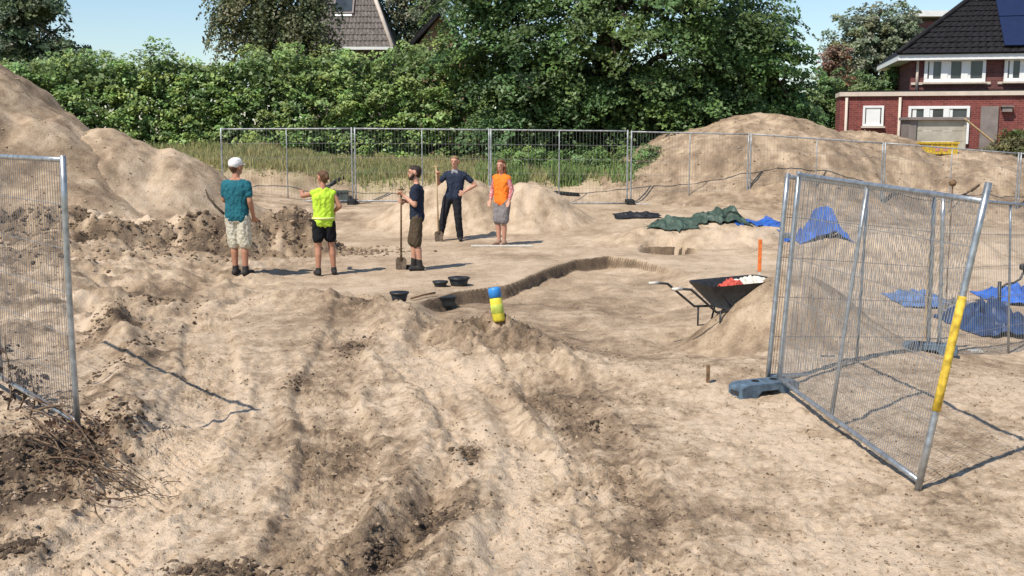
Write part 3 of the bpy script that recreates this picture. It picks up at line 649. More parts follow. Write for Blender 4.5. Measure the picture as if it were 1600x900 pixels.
def brick_house():
    Y0, Y1 = 42.0, 40.0
    root = thing('brick_house', 'red brick house with dark tiled hip roof and solar panels at upper right', 'house', (14.65, 42, .5), R(-12))
    inv = Matrix.Translation((-14.2, -42, -.5))
    def X(px, Y): return (px - 800) / FPX * Y
    def ZZ(py, Y): return at(800, py, Y).z
    objs = []
    grp = []
    def keep(o): grp.append(o); return o
    xl, xr = X(1393, Y0), 26.0
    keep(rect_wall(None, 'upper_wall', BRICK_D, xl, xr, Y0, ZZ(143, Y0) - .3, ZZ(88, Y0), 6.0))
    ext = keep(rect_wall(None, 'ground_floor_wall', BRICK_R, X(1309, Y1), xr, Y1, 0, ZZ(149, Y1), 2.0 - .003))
    zt = ZZ(143.5, Y1)
    keep(MB().box((X(1307, Y1) + xr) / 2, Y1 + .9, zt - .07, xr - X(1307, Y1), 2.0, .15).build('flat_roof_edge', CREAM))
    keep(MB().box((X(1309, Y1) + xr) / 2, Y1 + .95, zt + .03, xr - X(1309, Y1) - .1, 1.85, .06).build('flat_roof', TILE_D))
    # eaves and roof
    ex = X(1378, Y0 - .45); ze = ZZ(86, Y0 - .45)
    keep(MB().box((ex + xr + .4) / 2, Y0 - .35 + 3.4, ze - .09, xr + .4 - ex, 6.9, .2).build('fascia', WHITE))
    rise = 3.6; ey = Y0 - .42
    A = (ex - .02, ey - .05, ze + .02); B = (xr + .4, ey - .05, ze + .02); Cr = (xr + .4 - 4.6, ey + 3.75, ze + rise); D = (ex + 4.6, ey + 3.75, ze + rise)
    back = (ex - .02, ey + 7.5, ze + .02)
    rf = MB(); rf.add([A, B, Cr, D, back, (xr + .4, ey + 7.5, ze + .02)], [(0, 1, 2, 3), (4, 0, 3), (1, 5, 2), (5, 4, 3, 2)])
    roof = keep(rf.build('roof', TILE_D))
    keep(roof_tiles('roof_tile', TILE_D, None, A, B, Cr, D, 17, 44))
    hip = MB(); pts = [Vector(A).lerp(Vector(D), t / 10) + Vector((0, 0, .07)) for t in range(11)]
    hip.tube(pts, .1, 8); keep(hip.build('hip_tile', TILE_D, None, True))
    sl_ = (Vector(D) - Vector((ex + 4.6, ey - .05, ze + .02)))
    nrm = Vector((0, -sl_.z, sl_.y)).normalized()
    def onroof(px, py):
        d = Vector(ray(px, py)); o = Vector((0, 0, HC)); t = nrm.dot(Vector(A) - o) / nrm.dot(d); return o + d * t
    ax = Vector((1, 0, 0)); ay = sl_.normalized(); rot = Matrix((ax, ay, nrm)).transposed()
    p0 = onroof(1541, 80)
    for i in range(4):
        for j in range(2):
            c = p0 + ax * (.55 + i * 1.07) + ay * (.9 + j * 1.72) + nrm * .14
            o = keep(MB().box(c.x, c.y, c.z, 1.03, 1.67, .04, rot).build('solar_panel', SOLAR))
    v = onroof(1482, 3); keep(MB().box(v.x, v.y, v.z + .12, .14, .14, .4).build('roof_vent', WHITE))
    v = onroof(1560, 1) + nrm * .1; keep(MB().box(v.x, v.y, v.z, .95, .7, .1, rot).build('roof_window', WHITE))
    # windows
    keep(window(None, X(1412, Y0), X(1500, Y0), Y0 - .03, ZZ(129, Y0), ZZ(92, Y0), [.33, .66, 1]))
    keep(window(None, X(1526, Y0), X(1606, Y0), Y0 - .03, ZZ(129, Y0), ZZ(92, Y0), [.33, .66, 1]))
    keep(MB().box((X(1394, Y0) + X(1508, Y0)) / 2, Y0 - .02, ZZ(131, Y0), X(1508, Y0) - X(1394, Y0), .08, .09).build('brick_band', CREAM))
    keep(MB().box((X(1518, Y0) + xr) / 2, Y0 - .02, ZZ(131, Y0), xr - X(1518, Y0), .08, .09).build('brick_band', CREAM))
    keep(window(None, X(1343, Y1), X(1374, Y1), Y1 - .03, ZZ(197, Y1), ZZ(165, Y1), [1], .08, curtain=True))  # wide white strip paints the reflection in this pane
    keep(window(None, X(1410, Y1), X(1499, Y1), Y1 - .03, ZZ(225, Y1), ZZ(166, Y1), [.3, .62, 1], .10, 'patio_door', False))
    keep(window(None, X(1579, Y1), X(1640, Y1), Y1 - .03, ZZ(200, Y1), ZZ(165, Y1), [.3, 1], .09))
    keep(MB().box((X(1515, Y1) + X(1540, Y1)) / 2, Y1 - .03, 1.7, X(1540, Y1) - X(1515, Y1), .08, 3.1).build('grey_wall_panel', GREYW))
    for px, Y, za, zb in ((1402, Y0, ZZ(141, Y0), ze - .2), (1397, Y1, .4, zt - .2), (1318, Y1, .4, zt - .2)):
        keep(MB().tube([(X(px, Y), Y - .09, za), (X(px, Y), Y - .09, zb)], .05, 8).build('downpipe', CREAM, None, True))
    l = MB().box(X(1551, Y1), Y1 - .12, ZZ(172, Y1), .32, .18, .16).box(X(1551, Y1), Y1 - .13, ZZ(167, Y1), .4, .24, .05)
    keep(l.build('wall_lamp', GREYW))
    for o in grp:
        o.parent = root; o.matrix_parent_inverse = inv
brick_house()
def tiled_house():
    Y = 55.0
    root = thing('tiled_house', 'house with brown tiled hip roof and skylight above the hedge', 'house', (-9.5, 58, .4))
    X = lambda px: (px - 800) / FPX * Y
    ze = at(0, 74, Y).z; xl, xr = X(470), X(617)
    o1 = MB().box((xl + xr) / 2, Y + 3.6, ze / 2, xr - xl - .5, 6.4, ze - .1).build('wall', TILE_B)
    A = Vector((xl, Y, ze)); B = Vector((xr, Y, ze)); D = Vector((xl + .5, Y + 3.6, ze + 5.0)); Cr = Vector((X(572) - .6, Y + 3.6, ze + 5.0))
    m = MB(); m.add([A, B, Cr, D, (xl, Y + 7.2, ze), (xr, Y + 7.2, ze)], [(0, 1, 2, 3), (4, 0, 3), (1, 5, 2), (5, 4, 3, 2), (0, 4, 5, 1)])
    o2 = m.build('roof', TILE_B)
    o3 = roof_tiles('roof_tile', TILE_B, None, A, B, Cr, D, 16, 22)
    m = MB(); m.tube([B + Vector((0, 0, .05)), Cr + Vector((0, 0, .05))], .11, 8); o4 = m.build('hip_tile', CREAM, None, True)
    s = (D - A); s.x = 0; ay = s.normalized(); nrm = Vector((0, -ay.z, ay.y)); rot = Matrix((Vector((1, 0, 0)), ay, nrm)).transposed()
    def onroof(px, py):
        d = Vector(ray(px, py)); o = Vector((0, 0, HC)); t = nrm.dot(A - o) / nrm.dot(d); return o + d * t
    c = onroof(538, 8) + nrm * .09
    o5 = MB().box(c.x, c.y, c.z, 1.05, 1.3, .12, rot).build('skylight', GREYW)
    c += nrm * .07; o6 = MB().box(c.x, c.y, c.z, .85, 1.1, .03, rot).build('pane', GLASS)
    c = onroof(536, 25) + nrm * .06; o7 = MB().box(c.x, c.y, c.z, .9, .14, .06, rot).build('flashing', WHITE)
    o8 = MB().box(xl + (xr - xl) / 2, Y - .08, ze - .05, xr - xl + .1, .16, .14).build('gutter', WHITE)
    c = at(520, 70, Y - .2)
    for o in (o1, o2, o3, o4, o5, o7, o8):
        o.parent = root; o.matrix_parent_inverse = Matrix.Translation((9.5, -58, -.4))
    o6.parent = o5
tiled_house()
def gable_house():
    Y = 52.0
    root = thing('gable_house', 'brown brick gable with dark roof edge peeking over the hedge by the dark tree', 'house', (-3.5, 54, .4))
    X = lambda px: (px - 800) / FPX * Y
    apex = at(688, 24, Y); ze = at(0, 78, Y).z
    xl, xr = X(638), X(735)
    m = MB(); pts = [(xl + .35, Y, 0), (xr, Y, 0), (xr, Y, ze), (apex.x, Y, apex.z), (xl + .35, Y, ze)]
    n = len(pts); m.add(pts + [(p[0], Y + 5, p[2]) for p in pts], [tuple(range(n)), tuple(range(2 * n - 1, n - 1, -1))] + [(i, i + n, (i + 1) % n + n, (i + 1) % n) for i in range(n)])
    o1 = m.build('gable_wall', material('brown_gable_brick', (.27, .17, .11), .85, 0, .2, .2, 6))
    o2 = MB().add([(X(628), Y - .6, ze - .2), (apex.x - .05, Y - .6, apex.z + .12), (apex.x - .05, Y + 5, apex.z + .12), (X(628), Y + 5, ze - .2), (X(628), Y - .6, ze - .45), (apex.x - .05, Y - .6, apex.z - .1), (apex.x - .05, Y + 5, apex.z - .1), (X(628), Y + 5, ze - .45)],
                  [(0, 1, 2, 3), (7, 6, 5, 4), (0, 4, 5, 1), (1, 5, 6, 2), (2, 6, 7, 3), (3, 7, 4, 0)]).build('roof', TILE_D)
    o3 = MB().add([(apex.x + .02, Y - .6, apex.z + .12), (xr + .3, Y - .6, ze - .2), (xr + .3, Y + 5, ze - .2), (apex.x + .02, Y + 5, apex.z + .12), (apex.x + .02, Y - .6, apex.z - .1), (xr + .3, Y - .6, ze - .45), (xr + .3, Y + 5, ze - .45), (apex.x + .02, Y + 5, apex.z - .1)],
                  [(0, 1, 2, 3), (7, 6, 5, 4), (0, 4, 5, 1), (1, 5, 6, 2), (2, 6, 7, 3), (3, 7, 4, 0)]).build('roof', TILE_D)
    for o in (o1, o2, o3): o.parent = root; o.matrix_parent_inverse = Matrix.Translation((3.5, -54, -.4))
gable_house()
# a white flat-roofed house far behind the willow
r_ = thing('white_house', 'distant house with white roof edge showing left of the dark tiled roof', 'house', (22, 60, .4))
c = at(1436, 24, 60); MB().box(c.x - 22 + 1.2, 1, c.z - .4, 3.4, 4, .3).build('roof_edge', WHITE, r_); MB().box(c.x - 22 + 1.2, 1.2, (c.z - .55) / 2 - .2, 3.0, 3.6, c.z - .6).build('wall', BRICK_D, r_)

# garden kiosk, plank and yellow crate by the house
def kiosk():
    Y = 36.8; b = at(1464, 224, Y); zt = at(1464, 183, Y).z; x0, x1 = at(1420, 200, Y).x, at(1511, 200, Y).x
    gz = .9; root = thing('garden_bin_store', 'beige boarded garden store with flat top in front of the patio door', 'shed', ((x0 + x1) / 2, Y + .4, gz))
    w_ = x1 - x0; h = zt - gz
    MB().box(0, -.02, h - .05, w_ + .1, .95, .1).build('top', GREYW, root, bevel=.01)
    MB().box(-w_ / 2 + .14, 0, (h - .1) / 2, .24, .8, h - .1).build('side_post', GREYW, root, bevel=.01)
    MB().box(w_ / 2 - .06, 0, (h - .1) / 2, .1, .8, h - .1).build('side_wall', BEIGE, root, bevel=.01)
    for k in range(4):
        hh = (h - .5) / 4; MB().box(.1, -.36 + .004 * (k % 2), .4 + hh * (k + .5), w_ - .42, .04, hh - .012).build('board', BEIGE, root)
    MB().box(.1, .1, .3, w_ - .42, .6, .6).build('inner_bin', DARKST, root)  # dark box put in for the shade inside the opening
    p = MB(); a, e = at(1513, 190, Y - .35), at(1546, 217, Y - .35)
    d = (e - a).normalized(); rot = d.to_track_quat('X', 'Z').to_matrix(); m = (a + e) / 2
    o = p.box(0, 0, 0, (e - a).length + .3, .12, .04, rot).build('plank', WOODL); o.location = m; tag(o, 'pale wooden plank leaning against the garden store', 'plank')
kiosk()
def yellow_crate():
    c = at(1465, 240, 31.5); z = zat(c.x, 31.5); y = 31.5
    for _ in range(30):
        c = at(1465, 239, y); 
        if zat(c.x, y) >= c.z: break
        y += .1
    z = zat(c.x, y); root = thing('yellow_crate', 'yellow crate lying on top of the long sand heap by the house', 'crate', (c.x, y, z - .04), R(4))
    m = MB()
    m.box(0, -.22, .17, .98, .03, .34).box(0, .22, .17, .98, .03, .34).box(-.475, 0, .17, .03, .41, .34).box(.475, 0, .17, .03, .41, .34).box(0, 0, .02, .92, .41, .03)
    m.build('body', YELLOW, root); m = MB().box(0, -.25, .33, 1.06, .04, .05).box(0, .25, .33, 1.06, .04, .05).box(-.51, 0, .33, .04, .46, .05).box(.51, 0, .33, .04, .46, .05)
    m.build('rim', YELLOW, root)
    for k in range(3): MB().box(-.3 + k * .3, -.243, .17, .04, .02, .28).build('rib', YELLOW, root)
    for k in (-1, 1): MB().box(.12 * k, -.241, .15, .13, .008, .11).build('faded_sticker', material('pink_sticker', (.6, .25, .2), .6), root)
yellow_crate()

# ------------------------------------------------------------------ mobile fence panels
def bil(q, u, v):
    b0, t0, b1, t1 = q; return b0.lerp(b1, u).lerp(t0.lerp(t1, u), v)
def fence_panel(label, b0, t0, b1, t1, rad=.021, braces=(.5,), nv=58, nh=3, wire=.0026, bend=0.0, group='mobile fence panels', rail_v=(0.04, .985), mat=GALV, sleeve=None, wmat=WIRE, bend0=0.0, name='mesh_fence'):
    q = [Vector(p) for p in (b0, t0, b1, t1)]; o = (q[0] + q[2]) / 2
    q = [p - o for p in q]
    root = thing(name, label, 'fence panel', o, 0, group)
    nrm = (q[2] - q[0]).cross(q[1] - q[0]).normalized()
    lat = (q[2] - q[0]).normalized()
    def P(u, v): return bil(q, u, v) + nrm * (bend * math.sin(math.pi * v) * u) + lat * (bend0 * math.sin(math.pi * v) * u)
    for u in (0, 1):
        MB().tube([P(u, v / 6) for v in range(7)], rad, 10).build('post', mat, root, True)
    def tv(u): return rail_v[1] + (rail_v[2] - rail_v[1]) * u if len(rail_v) > 2 else rail_v[1]
    MB().tube([P(u / 6, rail_v[0]) for u in range(7)], rad * .92, 10).build('rail', mat, root, True)
    MB().tube([P(u / 6, tv(u / 6)) for u in range(7)], rad * .92, 10).build('rail', mat, root, True)
    for u in braces: MB().tube([P(u, rail_v[0] + (tv(u) - rail_v[0]) * k / 4) for k in range(5)], rad * .72, 8).build('brace', mat, root, True)
    m = MB()
    for k in range(1, nv):
        u = k / nv; m.tube([P(u, rail_v[0]) + nrm * rad * .6, P(u, .5) + nrm * (rad * .6 + random.uniform(-.004, .004)), P(u, tv(u)) + nrm * rad * .6], wire, 4, False)
    for k in range(1, nh + 1):
        v = rail_v[0] + (rail_v[1] - rail_v[0]) * k / (nh + 1); m.tube([P(u / 5, v) + nrm * rad * .45 for u in range(6)], wire * 1.25, 4, False)
    tag(m.build('wire_mesh', wmat, root), kind='stuff')
    if sleeve:
        u, v0, v1 = sleeve; MB().tube([P(u, v0 + (v1 - v0) * k / 4) for k in range(5)], rad * 1.22, 12).build('yellow_sleeve', YELLOW, root, True)
    return root
def clamp(p, axis=(1, 0, 0)):
    p = Vector(p); r_ = thing('fence_clamp', 'steel clamp joining the posts of the right fence panels', 'clamp', p)
    MB().box(0, 0, 0, .13, .06, .05).build('jaw', GALV, r_, bevel=.006); MB().tube([(0, -.06, 0), (0, .06, 0)], .008, 6).build('bolt', GALV, r_); return r_
def foot_block(label, loc, rotz, sc=1.0, mat=BLUEGREY):
    r_ = thing('ballast_block', label, 'fence foot', loc, rotz, 'fence feet'); L, W, H = .70 * sc, .23 * sc, .15 * sc
    prof = [(-L / 2, 0), (-L / 2, H * .8), (-L / 2 + .05, H), (L / 2 - .05, H), (L / 2, H * .8), (L / 2, 0), (L / 2 - .17, 0), (L / 2 - .22, H * .45), (-L / 2 + .22, H * .45), (-L / 2 + .17, 0)]
    n = len(prof); m = MB(); m.add([(x, -W / 2, z) for x, z in prof] + [(x, W / 2, z) for x, z in prof], [(0, 1, 2, 8, 9), (2, 3, 7, 8), (3, 4, 5, 6, 7), tuple(n + i for i in (9, 8, 2, 1, 0)), tuple(n + i for i in (8, 7, 3, 2)), tuple(n + i for i in (7, 6, 5, 4, 3))] + [((i + 1) % n, i, i + n, (i + 1) % n + n) for i in range(n)])
    m.build('block', mat, r_, bevel=.012)
    for k in (-1, 1): MB().lathe([(.034, 0), (.034, .012), (.026, .012), (.026, .004)], 14, (k * .11 * sc, 0, H - .004)).build('post_socket', DARKST, r_)
    MB().box(-L / 2 - .002, 0, H * .42, .008, W * .55, .035).build('grip_slot', DARKST, r_)
    return r_
# far row: seven panels
ROWS = [((345, 200), (549, 199), 'leftmost panel of the back fence, behind the man in the white cap'),
        ((554, 199), (764, 201), 'back fence panel behind the bearded man and the man with the spade'),
        ((767, 201), (981, 203), 'back fence panel right of the woman in orange, before the weeds'),
        ((987, 204), (1170, 208), 'back fence panel at the left shoulder of the long sand heap'),
        ((1174, 208), (1380, 222), 'back fence panel crossing the peak of the long sand heap'),
        ((1384, 222), (1592, 238), 'back fence panel on the long sand heap below the garden store'),
        ((1596, 238), (1800, 250), 'rightmost panel of the back fence, running out of the frame')]
YF = [28.8, 28.8, 28.8, 28.8, 28.9, 28.9, 28.9, 28.9]
for (a, b, lab) in ROWS:
    t0, t1 = at(*a, 28.8), at(*b, 28.8)
    fence_panel(lab, t0 - Vector((0, 0, 2.0)), t0, t1 - Vector((0, 0, 2.0)), t1, .022, (.5,), 40, 4, .0024, 0, 'back fence panels', mat=GALVDULL)
for px, lab in ((345, 'dark foot under the left end post of the back fence'), (551, 'dark foot under the back fence posts behind the woman in yellow'), (984, 'dark foot under the back fence posts at the edge of the weeds')):
    p = at(px, 316, 28.8); foot_block(lab, (p.x, 28.8, zat(p.x, 28.8) - .01), R(90), .9, RUBBER)

# left panel
b1 = on(122, 670, .1, -.02); t1 = at(98, 243, b1.y); lv = Vector((-.645, .764, 0)) * 3.45
b0 = b1 + lv; t0 = t1 + lv
fence_panel('steel mesh fence panel standing at the left edge above the brushwood', b0, t0, b1, t1, .021, (.46,), 64, 5, .0023, 0.0, 'near fence panels', bend0=-.03)
# right group: leaning panel, panel behind it and the one out of frame
F0 = on(1216, 608, 0, .02); F1 = at(1249, 268, F0.y + .15); N0 = on(1433, 766, 0, -.02); N1 = at(1545, 285, N0.y + .1)
fence_panel('leaning fence panel with a yellow sleeve on its near post', F0, F1, N0, N1, .022, (.45,), 88, 4, .0023, 0, 'near fence panels', sleeve=(1, .27, .64), rail_v=(.04, .985, .94))
E0 = F0 + Vector((-.07, .12, 0)); E1 = F1 + Vector((-.07, .12, -.02))
H0, H1 = at(1448, 592, 11.7), at(1460, 302, 11.7)
fence_panel('upright fence panel behind the leaning one, facing the brown heap', E0, E1, H0, H1, .022, (.5,), 74, 4, .0023, 0, 'near fence panels')
K0, K1 = at(1466, 594, 11.65), at(1474, 304, 11.65); M0, M1 = at(1672, 540, 13.2), at(1672, 324, 13.2)
fence_panel('fence panel in front of the blue sheets, running out of frame at right', K0, K1, M0, M1, .022, (.5,), 74, 4, .0023, 0, 'near fence panels')
foot_block('blue-grey fence foot under the hinge posts of the right panels', (F0.x - .14, F0.y - .06, zat(F0.x - .14, F0.y - .06) - .02), R(24), .88)
p = at(1450, 598, 11.65); foot_block('blue-grey fence foot at the far joint of the right panels', (p.x, 11.65, zat(p.x, 11.65) - .02), R(-20), .8)
p = at(1231, 368, 10.2); clamp(p)

# ------------------------------------------------------------------ things on the dig
def wheelbarrow():
    g = on(1098, 512, -.2); x0, y0 = g.x, g.y
    a = R(22); root = thing('wheelbarrow', 'black wheelbarrow holding a red bag and white paper beside the brown heap', 'wheelbarrow', (x0 + .26, y0 + .05, g.z), a); root.scale = (.88, .88, .88)
    # local x: towards the wheel (right)
    def loop(z, xa, xb, w, r):
        pts = []
        for cx, cy, a0 in ((xb - r, w / 2 - r, 0), (xa + r, w / 2 - r, 90), (xa + r, -w / 2 + r, 180), (xb - r, -w / 2 + r, 270)):
            for k in range(4):
                t = R(a0 + 30 * k); pts.append((cx + r * math.cos(t), cy + r * math.sin(t), z))
        return pts
    def lift(pts, k): return [(x, y, z + k * x) for x, y, z in pts]
    rings = [lift(loop(.60, -.36, .66, .66, .1), .03), lift(loop(.58, -.34, .64, .63, .1), .03), lift(loop(.28, -.10, .42, .36, .09), 0), lift(loop(.30, -.08, .40, .34, .08), 0), lift(loop(.585, -.325, .625, .60, .09), .03), lift(loop(.60, -.36, .66, .66, .1), .03)]
    m = MB(); n = 16
    o_ = [lift(loop(.615, -.39, .69, .69, .1), .03), lift(loop(.59, -.385, .685, .68, .1), .03), loop(.27, -.12, .44, .38, .1)]
    i_ = [loop(.29, -.10, .42, .35, .09), lift(loop(.60, -.35, .65, .62, .09), .03), lift(loop(.615, -.39, .69, .69, .1), .03)]
    al = o_ + i_; V = [p for rg in al for p in rg]
    fs = [(i * n + k, i * n + (k + 1) % n, (i + 1) * n + (k + 1) % n, (i + 1) * n + k) for i in (0, 1, 3, 4) for k in range(n)]
    fs += [tuple(2 * n + k for k in range(n - 1, -1, -1)), tuple(3 * n + k for k in range(n))]
    m.add(V, fs); m.build('tray', BLACKP, root, True)
    for s in (-1, 1):
        fr = MB().tube([(-.86, s * .30, .60), (-.70, s * .30, .58), (-.30, s * .27, .26), (.40, s * .16, .25), (.62, s * .07, .20)], .017, 8).build('handle_bar', DARKST, root, True)
        MB().tube([(-.98, s * .30, .60), (-.84, s * .30, .598)], [.02, .024], 10).build('grip', GRIPW, fr, True)
        MB().tube([(-.24, s * .27, .27), (-.24, s * .27, .0), (-.05, s * .26, .0), (.0, s * .24, .26)], .014, 8).build('leg', DARKST, root, True)
        MB().tube([(.60, s * .07, .20), (.55, s * .14, .55)], .012, 6).build('strut', DARKST, root, True)
    w_ = MB(); prof = []
    for k in range(13):
        t = 2 * math.pi * k / 12; prof.append((.15 + .042 * math.cos(t), .042 * math.sin(t)))
    n2 = 24; vs_ = []
    for k in range(n2):
        b = 2 * math.pi * k / n2
        for r_, h in prof[:-1]: vs_.append((.62 + r_ * math.cos(b), h, .195 + r_ * math.sin(b)))
    q = 12; w_.add(vs_, [(k * q + j, k * q + (j + 1) % q, ((k + 1) % n2) * q + (j + 1) % q, ((k + 1) % n2) * q + j) for k in range(n2) for j in range(q)])
    wh = w_.build('wheel', RUBBER, root, True)
    MB().tube([(.62, -.03, .195), (.62, .03, .195)], .115, 18).build('rim', DARKST, wh)
    MB().tube([(.62, -.10, .195), (.62, .10, .195)], .012, 8).build('axle', GALV, wh)
    M = Matrix.Translation(root.location) @ Matrix.Rotation(a, 4, 'Z') @ Matrix.Scale(.88, 4)
    def cloth(name, label, cat, c, sx, sy, h, mat, seed):
        n = 15; V = []
        for i in range(n):
            for j in range(n):
                u, v = i / (n - 1) - .5, j / (n - 1) - .5
                z = h * (1 - 2.2 * (u * u + v * v)) + .06 * perlin(np.array([u * 5 + seed]), np.array([v * 5]), seed)[0] + .03 * perlin(np.array([u * 12 + seed]), np.array([v * 12]), seed)[0]
                V.append((u * sx * (1 + .15 * math.sin(7 * v + seed)), v * sy * (1 + .15 * math.cos(6 * u + seed)), z))
        me = bpy.data.meshes.new(name); me.from_pydata(V, [], [(i * n + j, (i + 1) * n + j, (i + 1) * n + j + 1, i * n + j + 1) for i in range(n - 1) for j in range(n - 1)]); me.update()
        o = link(name, me, mat); o.location = M @ Vector(c); o.rotation_euler.z = a; o.scale = (.88, .88, .88)
        so_ = o.modifiers.new('thickness', 'SOLIDIFY'); so_.thickness = .012
        return tag(o, label, cat)
    cloth('red_bag', 'crumpled red bag lying in the wheelbarrow', 'bag', (.02, -.1, .50), .30, .30, .15, material('red_fabric', (.55, .09, .06), .8), 3)
    cloth('paper_sheet', 'crumpled white paper sack on the front of the wheelbarrow tray', 'paper sack', (.42, 0, .55), .44, .42, .10, material('white_paper', (.66, .60, .50), .8), 5)
    # soil in the tray
    mb = MB(); n = 14
    V = [(-.2 + .72 * i / 13, -.22 + .44 * j / 13, .40 + .13 * math.sin(math.pi * i / 13) * math.sin(math.pi * j / 13)) for i in range(n) for j in range(n)]
    me = bpy.data.meshes.new('soil_load'); me.from_pydata(V, [], [(i * n + j, (i + 1) * n + j, (i + 1) * n + j + 1, i * n + j + 1) for i in range(n - 1) for j in range(n - 1)]); me.update()
    fattr(me, 'soil', [.6] * len(V)); fattr(me, 'green', [0] * len(V)); o = link('soil_load', me, SOIL); o.matrix_world = M; tag(o, 'brown soil filling the black wheelbarrow', 'soil load')
wheelbarrow()

def bucket(px, py, r, h, label):
    p = on(px, py); root = thing('bucket', label, 'bucket', (p.x, p.y, p.z - .015), random.uniform(0, 6), 'black buckets on the dig')
    MB().lathe([(r * .72, 0), (r * .78, .02), (r, h), (r * .93, h), (r * .70, .03)], 24).build('body', BLACKP, root, True)
    MB().lathe([(r * 1.0, h - .03), (r * 1.07, h - .02), (r * 1.07, h), (r * .98, h)], 24).build('rim', BLACKP, root, True)
    MB().tube([(r * 1.05 * math.cos(t), .02, h - .01 + r * .5 * math.sin(t) * .25) for t in [math.pi * k / 10 for k in range(11)]], .006, 6).build('handle', DARKST, root, True)
bucket(624, 469, .115, .12, 'small black bucket alone at the left end of the cut edge')
bucket(688, 448, .11, .10, 'smaller of the two black buckets on the cut edge')
bucket(717, 446, .155, .14, 'larger of the two black buckets on the cut edge')
p = on(700, 476, -.1); tag(MB().box(0, 0, .05, .26, .2, .12).box(0, -.004, .115, .29, .23, .02).build('black_crate', BLACKP, bevel=.008), 'flat black plastic box lying in the foot of the cut edge', 'crate')
bpy.data.objects['black_crate'].location = (p.x - .05, p.y, p.z - .02); bpy.data.objects['black_crate'].rotation_euler.z = R(20)
a, b = on(642, 470, 0, .03), on(680, 463, 0, .05)
tag(MB().tube([a, a.lerp(b, .5) + Vector((0, 0, .01)), b], .014, 8).build('tool_handle', WOODD, None, True), 'dark tool handle lying beside the small black bucket', 'tool')
# canister on the ridge
p = on(780, 490, .15); r_ = thing('canister', 'yellow canister with blue cap standing on the earth ridge', 'canister', (p.x, p.y, p.z - .03), R(20)); r_.rotation_euler = (R(-6), R(-9), 0); r_.scale = (.85, .85, .95)
YC = material('lemon_plastic', (.78, .66, .06), .45, 0, .4, .15, 12); BC = material('bright_blue_plastic', (.04, .24, .60), .4, 0, .4, .15, 12)
MB().lathe([(.07, 0), (.082, .02), (.082, .27), (.074, .285)], 22).build('body', YC, r_, True)
MB().lathe([(.083, .10), (.0845, .102), (.0845, .20), (.083, .202)], 22).build('wrap_label', material('green_yellow_label', (.55, .62, .10), .5, 0, .4, .25, 9), r_, True)
MB().lathe([(.072, .283), (.085, .29), (.086, .375), (.078, .40), (.05, .408), (.03, .41)], 22).build('cap', BC, r_, True)
# orange stake, wooden stakes
def stake(name, label, px, py0, py1, Y, w_, mat, top=None):
    b, t = at(px, py1, Y), at(px, py0, Y); b.z = min(b.z, zat(b.x, Y)) - .03
    root = thing(name, label, 'stake', b, 0); L = t.z - b.z
    MB().box(0, 0, L / 2, w_, w_ * .4, L).build('shaft', mat, root, bevel=.004)
    return root
r_ = thing('marker_stake', 'bright orange marker stake standing behind the wheelbarrow', 'stake', on(1186, 440, .0))
b = r_.location; t = at(1187, 374, b.y); hh = t.z - b.z
MB().box(0, 0, hh * .62, .055, .03, hh * .76, None).build('orange_board', ORANGE, r_, bevel=.004); MB().box(0, .002, hh * .12, .03, .02, hh * .3).build('pale_foot', GRIPW, r_)
stake('timber_stake', 'pale timber stake behind the joint of the right fence panels', 1448, 396, 500, 12.6, .055, WOODL)
r_ = stake('peg', 'thin stick with a dark knob rising above the right fence panel', 1486, 286, 330, 15.5, .02, WOODD)
MB().lathe([(.01, 0), (.045, .02), (.055, .06), (.03, .1)], 12, (0, 0, at(1486, 286, 15.5).z - r_.location.z - .05)).build('knob', WOODD, r_, True)
g = on(1106, 598, 0); r_ = thing('peg', 'short brown wooden peg in the sand left of the fence foot', 'stake', g); MB().box(0, 0, .06, .03, .03, .2).build('shaft', WOODD, r_, bevel=.004)
a, b = on(736, 386, 0, .03), on(832, 386, 0, .03)
tag(MB().box((a.x + b.x) / 2, (a.y + b.y) / 2, (a.z + b.z) / 2 - .005, b.x - a.x, .07, .03).build('lath', GRIPW, bevel=.004), 'long pale lath lying on the sand before the woman in orange', 'plank')
g = on(1524, 551, -.2); tag(MB().box(g.x, g.y, g.z + .02, .14, .1, .03).build('paper_scrap', GRIPW, bevel=.006), 'small white scrap lying behind the right fence panel', 'scrap')
# bent black bar at the right edge
r_ = thing('bent_bar', 'black upright bar with a curved arm and round grip at the right edge', 'hand tool', on(1561, 505, -.2)); b = r_.location
def loc(px, py, Y): return at(px, py, Y) - b
MB().tube([(0, 0, -.1), loc(1562, 440, b.y)], .028, 8).build('upright', BLACKP, r_, True)
MB().tube([loc(1562, 452, b.y), loc(1572, 444, b.y), loc(1584, 442, b.y), loc(1594, 436, b.y), loc(1602, 420, b.y)], .016, 8).build('curved_arm', BLACKP, r_, True)
q = loc(1598, 417, b.y); MB().lathe([(.01, -.045), (.035, -.035), (.045, 0), (.035, .035), (.01, .045)], 14, q).build('grip', RUBBER, r_, True)

